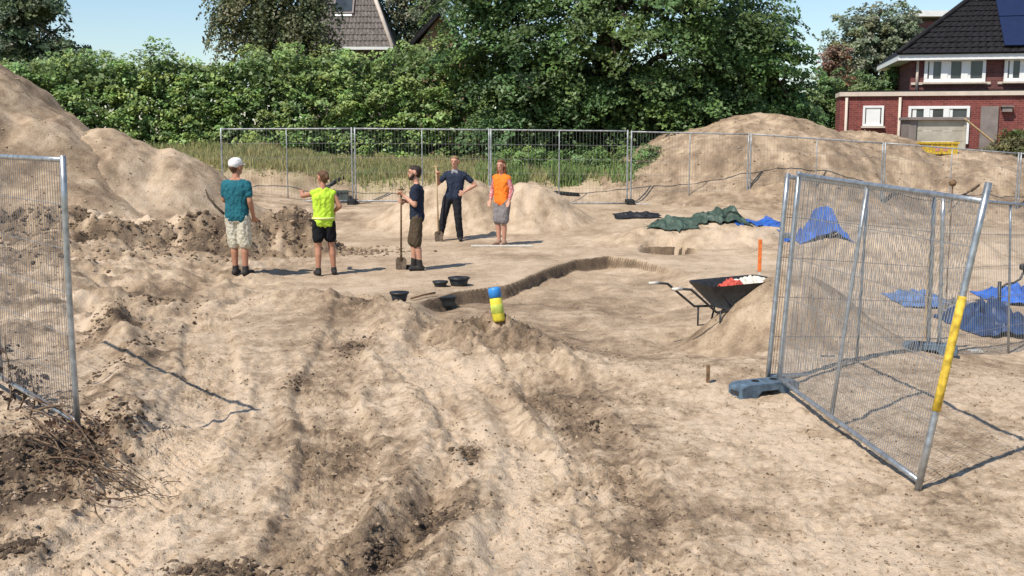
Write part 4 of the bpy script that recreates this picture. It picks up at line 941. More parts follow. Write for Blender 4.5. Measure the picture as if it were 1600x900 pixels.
def tarp(name, label, px0, px1, py0, py1, zg, mat, height, seed, fold=5.0, n=44, peak=None):
    """crumpled sheet draped over the real ground between two photo corners"""
    a = on(px0, py1, zg); b = on(px1, py1, zg); c = on((px0 + px1) / 2, py0, zg)
    cx, cy = (a.x + b.x) / 2, (a.y + b.y) / 2; wx = abs(b.x - a.x); wy = min(max(.5, (c.y - cy)), 1.6)
    U, V_ = np.meshgrid(np.linspace(-.5, .5, n), np.linspace(0, 1, n)); u, v = U.ravel(), V_.ravel()
    ex = .10 * fbm(u * 3, v * 3, 1, 3, seed); ey = .16 * fbm(u * 3, v * 3, 1, 3, seed + 4)
    x = a.x + (b.x - a.x) * (u + .5) + ex * wx; y = a.y + (b.y - a.y) * (u + .5) + (v + ey) * wy
    z = Z(x, y); env = np.clip(1 - np.abs(u * 2) ** 3, 0, 1) * np.clip(np.sin(np.pi * np.clip(v * .9 + .08, 0, 1)), 0, 1)
    f = np.abs(fbm(u * fold * .7, v * fold * .5, 1, 2, seed + 9)) * 1.3 + .25 * np.abs(fbm(u * fold * 2.2, v * fold * 1.2, 1, 2, seed + 12)) + .5 * np.abs(np.sin(9 * u + 5 * v + 3 * fbm(u * 2, v * 2, 1, 2, seed)))
    hh = height * env * (0.35 + .75 * f)
    if peak: hh = hh + peak[2] * np.exp(-((u - peak[0]) / .22) ** 2 - ((v - peak[1]) / .3) ** 2) * (1 + .4 * fbm(u * 4, v * 4, 1, 2, seed + 3))
    me = np_mesh(name, np.stack([x, y, z + .015 + hh], 1), [(i * n + j, i * n + j + 1, (i + 1) * n + j + 1, (i + 1) * n + j) for i in range(n - 1) for j in range(n - 1)], False)
    o = link(name, me, mat); s = o.modifiers.new('thickness', 'SOLIDIFY'); s.thickness = .01
    return tag(o, label, 'tarpaulin', 'tarpaulins around the dig')
TG = material('green_tarp', (.055, .085, .06), .55, 0, .4, .3, 4); TBL = material('blue_tarp', (.03, .13, .48), .45, 0, .45, .25, 5); TK = material('black_sheet', (.02, .02, .022), .5, 0, .4, .3, 5)
TGB = material('faded_blue_sheet', (.10, .18, .36), .55, 0, .4, .3, 5); TDB = material('navy_sheet', (.02, .05, .13), .5, 0, .4, .3, 5)
tarp('black_sheet', 'flat black sheet at the left end of the green tarpaulin', 962, 1034, 334, 342, .3, TK, .10, 11)
tarp('green_tarpaulin', 'narrow pale-edged green tarpaulin strip next to the black sheet', 1016, 1090, 342, 359, .3, TG, .16, 15)
tarp('green_tarpaulin', 'bunched dark green tarpaulin next to the flat blue one', 1078, 1176, 330, 354, .4, TG, .28, 19)
tarp('blue_tarpaulin', 'flat bright blue tarpaulin strip left of the fence posts', 1158, 1226, 342, 356, .35, TBL, .14, 23)
tarp('blue_tarpaulin', 'bright blue tarpaulin heaped to a peak behind the right fence', 1246, 1336, 345, 380, .4, TBL, .26, 27, 6, 44, (.13, .4, .42))
tarp('faded_sheet', 'faded blue sheet on the ground behind the yellow-sleeved post', 1420, 1500, 458, 482, -.2, TGB, .16, 31)
tarp('grey_sheet', 'grey plastic sheet between the blue sheets behind the right fence', 1502, 1572, 462, 498, -.2, material('grey_sheet', (.20, .19, .18), .5, 0, .4, .25, 5), .12, 33)
tarp('navy_sheet', 'crumpled navy sheet on the ground at the right edge', 1532, 1640, 490, 528, -.2, TDB, .30, 35, 7)
tarp('blue_sheet', 'small blue sheet at the right edge above the navy one', 1568, 1650, 456, 480, -.2, TBL, .20, 39)

# dark pipes and crate by the fence
def pipe(label, pts, r, mat=BLACKP, name='pipe', cat='pipe'):
    P = []
    for px, py, q in pts:
        x = at(px, py, q).x; P.append(Vector((x, q, zat(x, q) + r * .8)))
    tag(MB().tube(P, r, 8).build(name, mat, None, True), label, cat)
pipe('black pipe piece lying at the grass edge above the woman in yellow', [(511, 268, 29.9), (524, 262, 30.2), (537, 259, 30.4)], .05)
pipe('black pipe lying along the grass edge right of the woman in orange', [(835, 284, 29.6), (868, 288, 29.7), (905, 292, 29.6)], .05)
pipe('thin dark branch lying on the right part of the long sand heap', [(1482, 268, 29.3), (1510, 262, 29.5), (1532, 254, 29.8)], .03, TWIG, 'branch', 'branch')
tag(MB().tube([at(321, 296, 21.4), at(326, 309, 21.3), at(337, 322, 21.2), at(350, 334, 21.1)], [.012, .02, .025, .025], 8).build('branch', BARK, None, True), 'dark stick poking out of the pale sand heap left of the man in the cap', 'branch')
p = on(527, 316, .3); r_ = thing('plastic_crate', 'grey-green crate on the ground right behind the woman in yellow', 'crate', (p.x, p.y, p.z - .02), R(12))
GCR = material('grey_green_plastic', (.10, .115, .10), .6, 0, .3, .2, 8)
MB().box(0, -.19, .16, .58, .02, .32).box(0, .19, .16, .58, .02, .32).box(-.28, 0, .16, .02, .36, .32).box(.28, 0, .16, .02, .36, .32).box(0, 0, .015, .54, .36, .03).build('body', GCR, r_)
MB().box(0, -.205, .31, .62, .03, .04).box(0, .205, .31, .62, .03, .04).box(-.295, 0, .31, .03, .38, .04).box(.295, 0, .31, .03, .38, .04).build('rim', GCR, r_); MB().box(0, -.202, .22, .12, .006, .04).build('handle_slot', BLACKP, r_)

# brushwood at the lower left
def brushwood():
    c = on(70, 745, .2); root = thing('brushwood_pile', 'pile of dry branches and roots at the lower left under the fence panel', 'branch pile', c, 0)
    rr = random.Random(4)
    for k in range(17):
        s = on(rr.uniform(20, 110), rr.uniform(690, 760), .2, rr.uniform(.02, .20)); e = on(rr.uniform(130, 260), rr.uniform(750, 806), .05, rr.uniform(.0, .06))
        if k % 4 == 0: s = on(rr.uniform(-30, 60), rr.uniform(640, 700), .25, .2); e = on(rr.uniform(60, 170), rr.uniform(690, 780), .15, .08)
        pts = []; off = Vector((rr.uniform(-.06, .06), rr.uniform(-.06, .06), rr.uniform(.02, .12)))
        for t in range(7):
            q = t / 6; p = s.lerp(e, q) + off * math.sin(math.pi * q) + Vector((rr.uniform(-.012, .012), rr.uniform(-.012, .012), rr.uniform(-.01, .01)))
            p.z = max(p.z, zat(p.x, p.y) + .006); pts.append(p - c)
        r0 = rr.uniform(.004, .012); MB().tube(pts, [r0 * (1 - .75 * t / 6) for t in range(7)], 6).build('branch', TWIG if rr.random() < .7 else BARK, root, True)
    for k in range(13):                                              # fine roots fanning out
        s = on(rr.uniform(110, 190), rr.uniform(740, 785), .1, .03); e = s + Vector((rr.uniform(.1, .5), rr.uniform(-.25, .25), 0)); pts = []
        for t in range(5):
            p = s.lerp(e, t / 4) + Vector((rr.uniform(-.02, .02), rr.uniform(-.03, .03), 0)); p.z = zat(p.x, p.y) + rr.uniform(.004, .03); pts.append(p - c)
        MB().tube(pts, [.005, .0045, .004, .003, .002], 5).build('root', TWIG, root, True)
    # dead leaves clinging to it
    n = 520; px = np.array([rr.gauss(110, 45) for _ in range(n)]); py = np.array([rr.gauss(690, 34) for _ in range(n)])
    P = np.array([G(a, b, .12) for a, b in zip(px, py)]); z = Z(P[:, 0], P[:, 1]) + rng.uniform(0, .12, n)
    leaves('dead_leaves', np.stack([P[:, 0], P[:, 1], z], 1) - np.array(c), rng.normal(size=(n, 3)) + [0, 0, 1], rng.uniform(.02, .06, n), np.array((.13, .075, .045)) * rng.uniform(.4, 1.4, (n, 1)), LEAF, root)
    for px0, py0, h in ((12, 640, .62), (48, 650, .38), (-14, 660, .7), (30, 640, .3)):
        b0 = on(px0, py0, .2); pts = [b0 + Vector((.03 * math.sin(k), .02 * k, h * k / 5)) - c for k in range(6)]
        st = MB().tube(pts, [.008, .007, .006, .005, .004, .003], 6).build('dead_shoot', TWIG, root, True)
        m = 46; t = rng.uniform(.3, 1, m); P = np.array([pts[int(q * 5)] for q in t]) + rng.normal(size=(m, 3)) * .05
        leaves('withered_leaves', P, rng.normal(size=(m, 3)), rng.uniform(.03, .09, m), np.array((.085, .06, .045)) * rng.uniform(.5, 1.4, (m, 1)), LEAF, st)
brushwood()
# ------------------------------------------------------------------ clods of soil
def clods(name, n, label, pick, smin, smax, soil, seed, power=2.2, octa=False):
    r2 = np.random.default_rng(seed)
    ph = (1 + 5 ** .5) / 2
    ico = np.array([(-1, ph, 0), (1, ph, 0), (-1, -ph, 0), (1, -ph, 0), (0, -1, ph), (0, 1, ph), (0, -1, -ph), (0, 1, -ph), (ph, 0, -1), (ph, 0, 1), (-ph, 0, -1), (-ph, 0, 1)]) / math.sqrt(1 + ph * ph)
    fi = np.array([(0, 11, 5), (0, 5, 1), (0, 1, 7), (0, 7, 10), (0, 10, 11), (1, 5, 9), (5, 11, 4), (11, 10, 2), (10, 7, 6), (7, 1, 8), (3, 9, 4), (3, 4, 2), (3, 2, 6), (3, 6, 8), (3, 8, 9), (4, 9, 5), (2, 4, 11), (6, 2, 10), (8, 6, 7), (9, 8, 1)])
    if octa:
        ico = np.array([(1, 0, 0), (-1, 0, 0), (0, 1, 0), (0, -1, 0), (0, 0, 1), (0, 0, -1.)]); fi = np.array([(0, 2, 4), (2, 1, 4), (1, 3, 4), (3, 0, 4), (2, 0, 5), (1, 2, 5), (3, 1, 5), (0, 3, 5)])
    m_ = len(ico); x, y = pick(r2, n); n = len(x)
    s = smin + (smax - smin) * r2.uniform(0, 1, n) ** power
    V = ico[None] * r2.uniform(.65, 1.3, (n, m_, 1)) * (s[:, None, None]) * r2.uniform(.6, 1.3, (n, 1, 3))
    a = r2.uniform(0, 2 * np.pi, n); c_, s_ = np.cos(a)[:, None], np.sin(a)[:, None]
    V = np.stack([V[..., 0] * c_ - V[..., 1] * s_, V[..., 0] * s_ + V[..., 1] * c_, V[..., 2] * .75], -1)
    V = V + np.stack([x, y, Z(x, y) - s * .1], 1)[:, None]
    Fc = (fi[None] + m_ * np.arange(n)[:, None, None]).reshape(-1, 3)
    me = np_mesh(name, V.reshape(-1, 3), Fc, False)
    base = soil(x, y) if callable(soil) else np.full(n, soil)
    fattr(me, 'soil', np.repeat(np.clip(base + r2.normal(0, .16, n), 0, 1), m_)); fattr(me, 'green', np.zeros(m_ * n))
    return tag(link(name, me, SOIL), label, 'soil clods', kind='stuff')
def pick_patches(L):
    def f(r2, n):
        w_ = np.array([q[4] * q[2] * q[3] ** .5 for q in L]); w_ = w_ / w_.sum(); k = r2.choice(len(L), n, p=w_)
        xs, ys_ = np.zeros(n), np.zeros(n)
        for i, (px, py, rx, ry, a) in enumerate(L):
            cx, cy, sx, sy = patch(px, py, rx, ry); m = k == i
            xs[m] = cx + r2.normal(size=m.sum()) * sx * .75; ys_[m] = cy + r2.normal(size=m.sum()) * sy * .75
        return xs, ys_
    return f
def pick_all(r2, n):
    y = np.exp(r2.uniform(np.log(4.6), np.log(24), n)); x = r2.uniform(-.55, .55, n) * (y + .6); return x, y
STRONG = [(600, 868, 20, 22, 1), (690, 810, 22, 16, .9), (345, 893, 50, 10, .8), (548, 540, 16, 12, .8), (733, 712, 12, 12, .8), (165, 520, 18, 14, 1), (205, 560, 9, 50, 1), (255, 478, 40, 5, .8), (30, 862, 26, 10, .8), (60, 740, 60, 40, .8), (170, 690, 40, 20, .7), (460, 600, 10, 8, .7), (930, 660, 12, 8, .5)]
clods('soil_clods', 9000, 'dark brown soil clods strewn along the wheel tracks', pick_patches(DARKP), .003, .022, .55, 1, 4.0, True)
clods('dark_clods', 5200, 'wet soil lumps blackened for crevice shade in the deep ruts and along the left bank', pick_patches(STRONG), .005, .030, .86, 6, 2.6)  # black tone paints the shadowed crevices between the wet lumps
clods('sand_crumbs', 29000, 'small sand crumbs scattered all over the trodden ground', pick_all, .003, .017, lambda x, y: soil_ground(x, y) + .24, 2, 3.0, True)
def pick_near(r2, n):
    y = np.exp(r2.uniform(np.log(4.8), np.log(13), n)); x = r2.uniform(-.53, .53, n) * (y + .6)
    k = r2.uniform(size=n) < (.25 + .75 * sstep(-.2, .3, fbm(x, y, .8, 3, 35))); return x[k], y[k]
clods('dark_crumbs', 17000, 'crumbs of dark soil, tone deepened for clod shadows, sprinkled over the pale foreground sand', pick_near, .003, .014, .62, 9, 2.6, True)  # dark tone holds both soil colour and painted shadows of small clods
def pick_heaps(r2, n):
    c = np.array([(-3.6, 20.8), (-4.6, 20.5), (-3.0, 21.1), (-5.6, 20.2), (-6.6, 19.9), (-7.4, 19.6), (-8.4, 19.5), (-9.6, 19.3), (-6.0, 18.6), (-7.5, 17.2)]); k = r2.integers(0, len(c), n)
    return c[k, 0] + r2.normal(0, .6, n), c[k, 1] + r2.normal(0, .42, n)
clods('heap_clods', 5500, 'dark soil lumps rolled down along the ragged soil bank', pick_heaps, .008, .055, .66, 3, 3.6)

# ------------------------------------------------------------------ people
def capsule(p0, p1, r0, r1, n=12):
    p0, p1 = Vector(p0), Vector(p1); d = p1 - p0; L = d.length
    t = d.normalized() if L > 1e-6 else Vector((0, 0, 1)); u = t.orthogonal().normalized(); v = t.cross(u)
    rings = []
    for k in range(1, 4): a = -math.pi / 2 + k * math.pi / 6; rings.append((p0 + t * r0 * math.sin(a), r0 * math.cos(a)))
    for k in range(0, 3): a = k * math.pi / 6; rings.append((p1 + t * r1 * math.sin(a), r1 * math.cos(a)))
    V = [p0 - t * r0]
    for c, r in rings:
        for k in range(n): a = 2 * math.pi * k / n; V.append(c + (u * math.cos(a) + v * math.sin(a)) * r)
    V.append(p1 + t * r1); m = len(rings); Fc = [(0, 1 + (k + 1) % n, 1 + k) for k in range(n)]
    Fc += [(1 + i * n + k, 1 + i * n + (k + 1) % n, 1 + (i + 1) * n + (k + 1) % n, 1 + (i + 1) * n + k) for i in range(m - 1) for k in range(n)]
    Fc += [(1 + (m - 1) * n + k, 1 + (m - 1) * n + (k + 1) % n, len(V) - 1) for k in range(n)]
    return V, Fc
def blob(name, caps, mat, parent, voxel=.010, smooth=4, fold=0.0):
    """overlapping tapered capsules melted into one continuous skin"""
    mb = MB()
    for c in caps: mb.add(*capsule(*c))
    tmp = bpy.data.objects.new('tmp', mb.mesh('tmp')); C.objects.link(tmp)
    r_ = tmp.modifiers.new('r', 'REMESH'); r_.mode = 'VOXEL'; r_.voxel_size = voxel
    if smooth: s = tmp.modifiers.new('s', 'SMOOTH'); s.factor = .5; s.iterations = smooth
    dg = bpy.context.evaluated_depsgraph_get(); me = bpy.data.meshes.new_from_object(tmp.evaluated_get(dg)); me.name = name
    tm = tmp.data; bpy.data.objects.remove(tmp); bpy.data.meshes.remove(tm)
    if fold:
        n_ = len(me.vertices); co = np.zeros(n_ * 3); me.vertices.foreach_get('co', co); co = co.reshape(-1, 3)
        nm = np.zeros(n_ * 3); me.vertices.foreach_get('normal', nm); nm = nm.reshape(-1, 3); sd_ = len(mat.name) + caps[0][2] * 100
        f_ = np.abs(perlin((co[:, 0] + co[:, 1] * .7) * 9 + sd_, co[:, 2] * 7 - co[:, 0] * 6)) + .6 * np.abs(perlin((co[:, 0] - co[:, 1]) * 15, co[:, 2] * 13 + co[:, 0] * 9 + sd_)) - .3
        me.vertices.foreach_set('co', (co + nm * (f_ * fold)[:, None]).ravel()); me.update()
    me.materials.clear(); me.polygons.foreach_set('use_smooth', [True] * len(me.polygons))
    return link(name, me, mat, parent)
def person(label, px, py, height, face, arms, feet, skin, top, bottom, shoes, hair, extra=None, hold=(None, None), headturn=0, build=1.0, shift=0.0):
    g = on(px, py); fx_, fy_ = face; l = math.hypot(*face); fv = Vector((fx_ / l, fy_ / l, 0)); rv = Vector((fv.y, -fv.x, 0)); k = height / 1.8
    root = thing('person', label, 'person', g, 0, 'people standing on the dig')
    W = lambda r, f, z: (rv * r + fv * f + Vector((0, 0, z))) * k
    b = build
    hip = {s: W(s * .095 + shift, 0, .92) for s in (-1, 1)}; ank = {s: W(feet[s][0], feet[s][1], .085) for s in (-1, 1)}
    knee = {s: hip[s].lerp(ank[s], .50) + fv * (.035 + (feet[s][2] if len(feet[s]) > 2 else 0)) * k for s in (-1, 1)}
    sh = {s: W(s * .178 * b, 0, 1.432) for s in (-1, 1)}
    el = {s: W(*arms[s][0]) for s in (-1, 1)}; wr = {s: W(*arms[s][1]) for s in (-1, 1)}
    hc = W(0, .025, 1.69); ht = math.radians(headturn); hf = (fv * math.cos(ht) + rv * math.sin(ht)); hr = Vector((hf.y, -hf.x, 0))
    H_ = lambda r, f, z: hc + (hr * r + hf * f + Vector((0, 0, z))) * k
    # body
    c = []
    for s in (-1, 1):
        c += [(W(s * .06 + shift * .7, -.005, .95), W(s * .055, 0, 1.14), .112 * k * b, .105 * k * b), (W(s * .055, 0, 1.12), W(s * .085 * b, -.005, 1.36), .105 * k * b, .108 * k * b),
              (W(s * .02, -.01, 1.50), W(s * .13 * b, 0, 1.445), .048 * k, .046 * k), (W(s * .05, 0, 1.42), sh[s], .07 * k, .055 * k),
              (hip[s], knee[s], .088 * k, .060 * k), (knee[s], knee[s].lerp(ank[s], .35) - fv * .015 * k, .057 * k, .060 * k), (knee[s].lerp(ank[s], .35) - fv * .015 * k, ank[s], .058 * k, .038 * k),
              (ank[s] - fv * .03 * k - Vector((0, 0, .04 * k)), ank[s] + (fv * .15 + rv * s * .03) * k - Vector((0, 0, .055 * k)), .040 * k, .030 * k),
              (sh[s], el[s], .052 * k, .041 * k), (el[s], el[s].lerp(wr[s], .35), .042 * k, .043 * k), (el[s].lerp(wr[s], .35), wr[s], .043 * k, .028 * k)]
        # hand: palm, four fingers of different length, thumb
        d = (wr[s] - el[s]).normalized(); pal = d.cross(fv if abs(d.dot(fv)) < .85 else Vector((0, 0, 1))).normalized()
        nrm_ = d.cross(pal).normalized(); inner = -nrm_ if nrm_.dot(fv) < 0 else nrm_
        curl = hold[0 if s == -1 else 1]; cr = .9 if curl else .25
        m0 = wr[s] + d * .085 * k
        for q in (-1, 1): c.append((wr[s] + pal * q * .012 * k, m0 + pal * q * .024 * k, .020 * k, .019 * k))
        for i, ln in enumerate((.062, .074, .070, .054)):
            o0 = m0 + pal * (i - 1.5) * .021 * k; d1 = (d * (1 - cr * .5) + inner * cr * .6).normalized(); d2 = (d * (1 - cr) + inner * cr).normalized()
            j = o0 + d1 * ln * .5 * k; c += [(o0, j, .0105 * k, .010 * k), (j, j + d2 * ln * .55 * k, .010 * k, .008 * k)]
        tb = wr[s] + d * .03 * k + pal * .03 * k; tj = tb + (pal * .035 + d * .03) * k; c += [(tb, tj, .013 * k, .011 * k), (tj, tj + (d * .032 + inner * cr * .02) * k, .011 * k, .009 * k)]
    c += [(W(0, -.01, 1.46), W(0, .015, 1.62), .058 * k, .055 * k), (H_(0, -.022, .035), H_(0, .02, .03), .088 * k, .082 * k), (H_(0, .03, .0), H_(0, .05, -.075), .070 * k, .045 * k),
          (H_(-.02, .06, .04), H_(.02, .06, .04), .045 * k, .045 * k), (H_(0, .098, .02), H_(0, .112, -.02), .011 * k, .017 * k), (H_(-.02, .088, -.055), H_(.02, .088, -.055), .013 * k, .013 * k)]
    for s in (-1, 1): c.append((H_(s * .085, -.005, .015), H_(s * .090, -.012, -.025), .018 * k, .014 * k))
    body = blob('body', c, skin, root, .011, 2)
    for s in (-1, 1): MB().add(*capsule(H_(s * .032, .098, .022), H_(s * .036, .098, .022), .0085 * k, .0085 * k, 8)).build('eye', HAIRD, body, True)
    # top
    kind, mat, slv, hem = top; t = [(W(0, -.012, hem + .02), W(0, -.012, 1.38), .118 * k * b, .122 * k * b)]
    for s in (-1, 1):
        t += [(W(s * .062 + shift * .7, -.005, hem), W(s * .060, 0, 1.14), .130 * k * b, .118 * k * b), (W(s * .060, 0, 1.12), W(s * .088 * b, -.005, 1.36), .119 * k * b, .124 * k * b), (W(s * .03, -.005, 1.468), W(s * .15 * b, -.002, 1.437), .062 * k, .060 * k), (W(s * .10 * b, 0, 1.40), sh[s], .072 * k, .062 * k)]
        if slv > 0:
            if slv <= 1: t.append((sh[s], sh[s].lerp(el[s], slv), .066 * k, .064 * k))
            else: t += [(sh[s], el[s], .070 * k, .056 * k), (el[s], el[s].lerp(wr[s], slv - 1), .056 * k, .044 * k)]
    if kind != 'vest': blob('shirt', t, mat, root, .011, 3, .02)
    else:
        under, umat, uslv = extra['under']; tt = [(a, b_, r0 - .012 * k, r1 - .012 * k) for a, b_, r0, r1 in t]
        for s in (-1, 1):
            if uslv > 1: tt += [(sh[s], el[s], .062 * k, .052 * k), (el[s], el[s].lerp(wr[s], uslv - 1), .052 * k, .040 * k)]
            elif uslv > 0: tt.append((sh[s], sh[s].lerp(el[s], uslv), .060 * k, .056 * k))
        if umat: blob(under, tt, umat, root, .011, 3)
        v = blob('safety_vest', [(a, b_, r0 + .008 * k, r1 + .008 * k) for a, b_, r0, r1 in t], mat, root, .011, 3, .02)
        if extra.get('band'):
            for z in extra['band']:
                pts = [];
                for q in range(25):
                    a = 2 * math.pi * q / 24; pts.append(W(.205 * b * math.cos(a), .142 * b * math.sin(a), z))
                MB().tube(pts, .02 * k, 6, False).build('reflective_band', extra['bandmat'], v, True)
    # bottom
    bmat, reach, flare = bottom; t = []
    for s in (-1, 1):
        t += [(W(s * .065 + shift * .8, -.005, .90), W(s * .06 + shift * .5, 0, 1.00), .118 * k * b, .106 * k * b)]
        if reach <= 1: t.append((hip[s], hip[s].lerp(knee[s], reach), .112 * k, (.085 + flare) * k))
        else: t += [(hip[s], knee[s], .108 * k, (.076 + flare) * k), (knee[s], knee[s].lerp(ank[s], reach - 1), (.076 + flare) * k, (.066 + flare) * k)]
    blob('trousers' if reach > 1.5 else 'shorts', t, bmat, root, .011, 3, .02)
    if shoes:
        smat, shaft = shoes
        for s in (-1, 1):
            t = [(ank[s] - (fv * .035) * k - Vector((0, 0, .042 * k)), ank[s] + (fv * .165 + rv * s * .033) * k - Vector((0, 0, .048 * k)), .050 * k, .040 * k), (ank[s] - Vector((0, 0, .02 * k)), ank[s] + (knee[s] - ank[s]).normalized() * shaft * k, .053 * k, .050 * k)]
            blob('shoe', t, smat, root, .010, 2)
    # hair and cap
    if hair:
        hmat, style = hair
        t = [(H_(0, -.038, .045), H_(0, .012, .062), .091 * k, .080 * k), (H_(0, -.055, .0), H_(0, -.05, -.03), .072 * k, .060 * k)]
        if style == 'long':
            t += [(H_(s * .06, -.03, .02), H_(s * .075, -.03, -.16), .045 * k, .04 * k) for s in (-1, 1)] + [(H_(0, -.07, 0), H_(0, -.085, -.22), .065 * k, .05 * k)]
        if style == 'bun': t += [(H_(0, -.11, .03), H_(0, -.135, .02), .045 * k, .04 * k)]
        blob('hair', t, hmat, root, .010, 2)
        if style == 'beard': blob('beard', [(H_(0, .05, -.075), H_(0, .075, -.095), .050 * k, .035 * k)] + [(H_(s * .06, .02, -.03), H_(s * .035, .055, -.085), .028 * k, .03 * k) for s in (-1, 1)], hmat, root, .009, 2)
    if extra and 'cap' in extra:
        cp = blob('cap', [(H_(0, -.035, .055), H_(0, .012, .066), .099 * k, .092 * k)], extra['cap'], root, .010, 2)
        blob('cap_peak', [(H_(-.04, .10, .045), H_(.04, .10, .045), .016 * k, .016 * k), (H_(-.03, .14, .04), H_(.03, .14, .04), .012 * k, .012 * k), (H_(0, .08, .05), H_(0, .14, .04), .02 * k, .012 * k)], extra['cap'], cp, .009, 2)
    if extra and 'collar' in extra:
        blob('collar', [(W(s * .02, .03, 1.50), W(s * .05, .06, 1.46), .045 * k, .03 * k) for s in (-1, 1)], extra['collar'], root, .010, 2)
    return root, W, wr
def camo(name, a, b, c):
    m = bpy.data.materials.new(name); m.use_nodes = True; t = m.node_tree; bs = t.nodes['Principled BSDF']; bs.inputs['Roughness'].default_value = .9; bs.inputs['Specular IOR Level'].default_value = .15
    tc = t.nodes.new('ShaderNodeTexCoord'); n = t.nodes.new('ShaderNodeTexNoise'); n.inputs['Scale'].default_value = 17; n.inputs['Detail'].default_value = 2
    r = t.nodes.new('ShaderNodeValToRGB'); r.color_ramp.interpolation = 'CONSTANT'; e = r.color_ramp.elements; e[0].color = (*a, 1); e[1].position = .5; e[1].color = (*b, 1); q = e.new(.6); q.color = (*c, 1)
    t.links.new(tc.outputs['Object'], n.inputs['Vector']); t.links.new(n.outputs['Fac'], r.inputs[0]); t.links.new(r.outputs[0], bs.inputs['Base Color']); return m
def cloth(n, c, v=.08):
    m = material(n, c, .9, 0, .12, min(v, .1), 5, .6, 11)
    for q in m.node_tree.nodes:
        if q.type == 'BUMP': q.inputs['Distance'].default_value = .05
    return m
NAVY = cloth('navy_cotton', (.022, .028, .045)); BOOT = material('dark_boot', (.03, .026, .024), .75, 0, .3, .3, 20)
person('man seen from behind in white cap, teal shirt and pale camouflage shorts', 374, 430, 1.80, (.22, .97),
       {1: ((.235, -.03, 1.17), (.235, .08, .93)), -1: ((-.235, .04, 1.18), (-.10, .24, 1.08))}, {1: (.11, 0), -1: (-.08, .04)}, SKIN2,
       ('tee', cloth('teal_cotton', (.022, .12, .15)), .62, .93), (camo('pale_camouflage', (.62, .57, .45), (.42, .38, .27), (.66, .62, .52)), .98, .025), (BOOT, .05), (HAIRB, 'short'), {'cap': material('white_cotton', (.78, .76, .73), .9)}, (False, True), 25, 1.04)
person('woman in yellow-green safety vest and black shorts pointing to the left', 508, 430, 1.66, (-.30, .95),
       {1: ((.275, -.06, 1.2), (.20, .14, 1.10)), -1: ((-.33, .16, 1.38), (-.32, .40, 1.44))}, {1: (.16, .02), -1: (-.12, -.04)}, SKIN2,
       ('vest', cloth('lime_hi_vis', (.50, .72, .06), .2), 0, .93), (cloth('black_cotton', (.014, .014, .016)), .62, .02), (BOOT, .03), (HAIRB, 'bun'),
       {'under': ('undershirt', None, 0), 'band': (1.0,), 'bandmat': material('reflective_strip', (.66, .68, .25), .4, .0, .5, .1, 10)}, (False, False), -30, .93)
_, W3, w3 = person('bearded man in profile in dark shirt, olive shorts and boots holding a shovel', 652, 422, 1.72, (-1, -.08),
       {1: ((.21, .0, 1.17), (.07, .19, 1.20)), -1: ((-.21, .03, 1.15), (-.06, .21, 1.30))}, {1: (.09, .06), -1: (-.09, -.05)}, SKIN,
       ('tee', NAVY, .62, .92), (cloth('olive_canvas', (.09, .066, .042)), 1.06, .025), (BOOT, .10), (HAIRD, 'beard'), None, (True, True), 0, 1.02)
_, W4, w4 = person('man in navy shirt and dark trousers leaning on a spade with hand on hip', 712, 376, 1.78, (-.12, -1),
       {1: ((.37, .06, 1.22), (.335, .24, 1.43)), -1: ((-.43, -.06, 1.20), (-.21, .06, 1.06))}, {1: (.34, .05), -1: (-.10, 0)}, SKIN,
       ('polo', cloth('navy_polo', (.028, .036, .06)), .62, .95), (cloth('charcoal_trousers', (.022, .022, .026)), 1.95, .008), (BOOT, .06), (HAIRF, 'short'), {'collar': material('grey_collar', (.25, .26, .28), .9)}, (False, True), 8, 1.0, .07)
person('woman with long auburn hair in orange safety vest and grey shorts', 784, 383, 1.72, (-.55, -.85),
       {1: ((.245, -.02, 1.18), (.24, .08, .96)), -1: ((-.245, -.02, 1.18), (-.25, .10, .96))}, {1: (.06, .02), -1: (-.06, 0)}, SKIN,
       ('vest', cloth('orange_hi_vis', (.85, .21, .03), .15), 0, .93), (cloth('grey_cotton', (.22, .20, .195)), .92, .02), (material('tan_shoe', (.35, .22, .15), .8), .02), (HAIRR, 'long'),
       {'under': ('checked_shirt', camo('pink_check', (.55, .22, .22), (.45, .12, .12), (.62, .42, .4)), 1.85), 'band': None}, (False, False), -10, .92)
MUDDY = material('muddy_steel', (.16, .12, .085), .8, .1, .3, .3, 20)
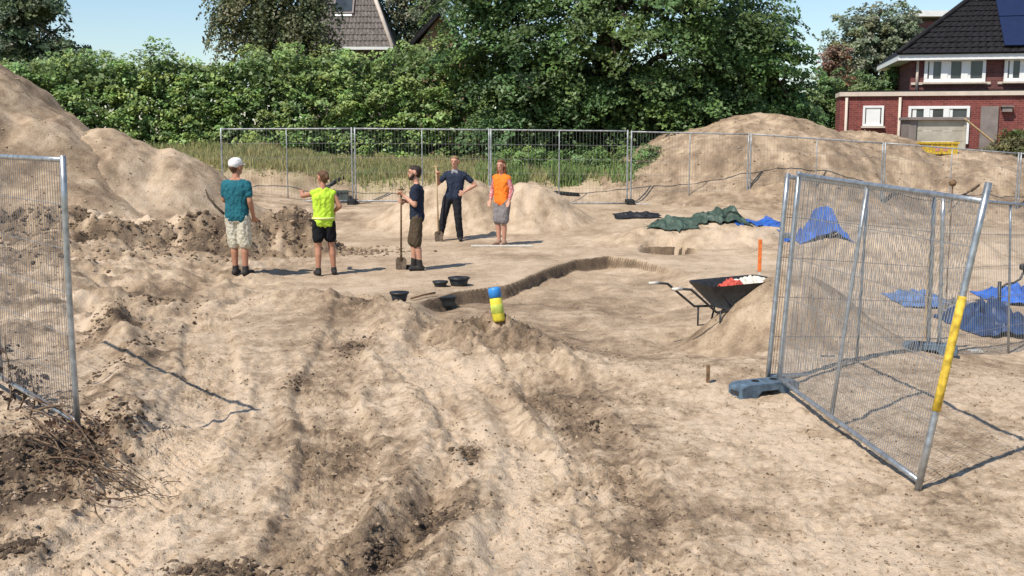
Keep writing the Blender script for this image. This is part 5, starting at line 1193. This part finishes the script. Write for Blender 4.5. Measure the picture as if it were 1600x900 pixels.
def spade(label, top, bottom, blade=True, name='spade', mat=WOODL):
    top, bottom = Vector(top), Vector(bottom); root = thing(name, label, 'spade', bottom); d = (top - bottom); L = d.length; dn = d.normalized()
    side = dn.cross(Vector((0, 1, 0))).normalized(); f = side.cross(dn)
    MB().tube([dn * .24, dn * (L * .6), dn * (L - .02)], [.017, .016, .015], 8).build('shaft', mat, root, True)
    MB().tube([dn * (L - .01) - side * .055, dn * (L - .01) + side * .055], .014, 8).build('handle', mat, root, True)
    m = MB(); rows = [(0, .055), (.06, .085), (.22, .092), (.26, .06)]
    for z, w_ in rows:
        for q in (-1, 0, 1): m.v.append(tuple(dn * z + side * w_ * q + f * (.018 if q == 0 else 0)))
    m.f = [(i * 3 + j, i * 3 + j + 1, i * 3 + j + 4, i * 3 + j + 3) for i in range(3) for j in range(2)]
    o = m.build('blade', MUDDY, root); s = o.modifiers.new('t', 'SOLIDIFY'); s.thickness = .006
    MB().tube([dn * .2 + f * .012, dn * .34], [.02, .019], 8).build('socket', MUDDY, root, True)
p3 = bpy.data.objects['person.002'].location if 'person.002' in bpy.data.objects else None
def hand_of(root, W, r, f, z): return root.location + W(r, f, z)
P3, P4 = _ if False else None, None
ppl = sorted([o for o in bpy.data.objects if o.name.startswith('person')], key=lambda o: o.location.x)
bm, sm_ = ppl[2], ppl[3]
h = bm.location + (w3[1] + w3[-1]) / 2 + Vector((-.06, 0, 0)); ft = Vector((h.x - .02, h.y, 0)); ft.z = zat(ft.x, ft.y) - .05
spade('shovel held upright in front of the bearded man', Vector((h.x + .0, h.y, h.z + .16)), ft, True, 'shovel', WOODD)
h = sm_.location + w4[1] + Vector((-.03, -.07, .06)); ft = on(688, 374); ft = Vector((ft.x, h.y + .05, zat(ft.x, h.y + .05) - .04))
spade('spade with pale wooden shaft held by the man with hand on hip', Vector((h.x, h.y, h.z + .12)), ft)

def pick_far(r2, n): return r2.uniform(3, 18, n), r2.uniform(27.5, 33.5, n)
clods('far_crumbs', 2600, 'small stones and lumps lying on the long sand heap at the back', pick_far, .010, .05, lambda x, y: np.full(len(x), .5), 4, 3.0, True)

def pick_left(r2, n): return r2.uniform(-13, -5.4, n), r2.uniform(14, 24.5, n)
clods('heap_crumbs', 3000, 'small lumps lying on the sand heaps and slope at left', pick_left, .006, .035, lambda x, y: np.full(len(x), .42), 8, 3.0, True)
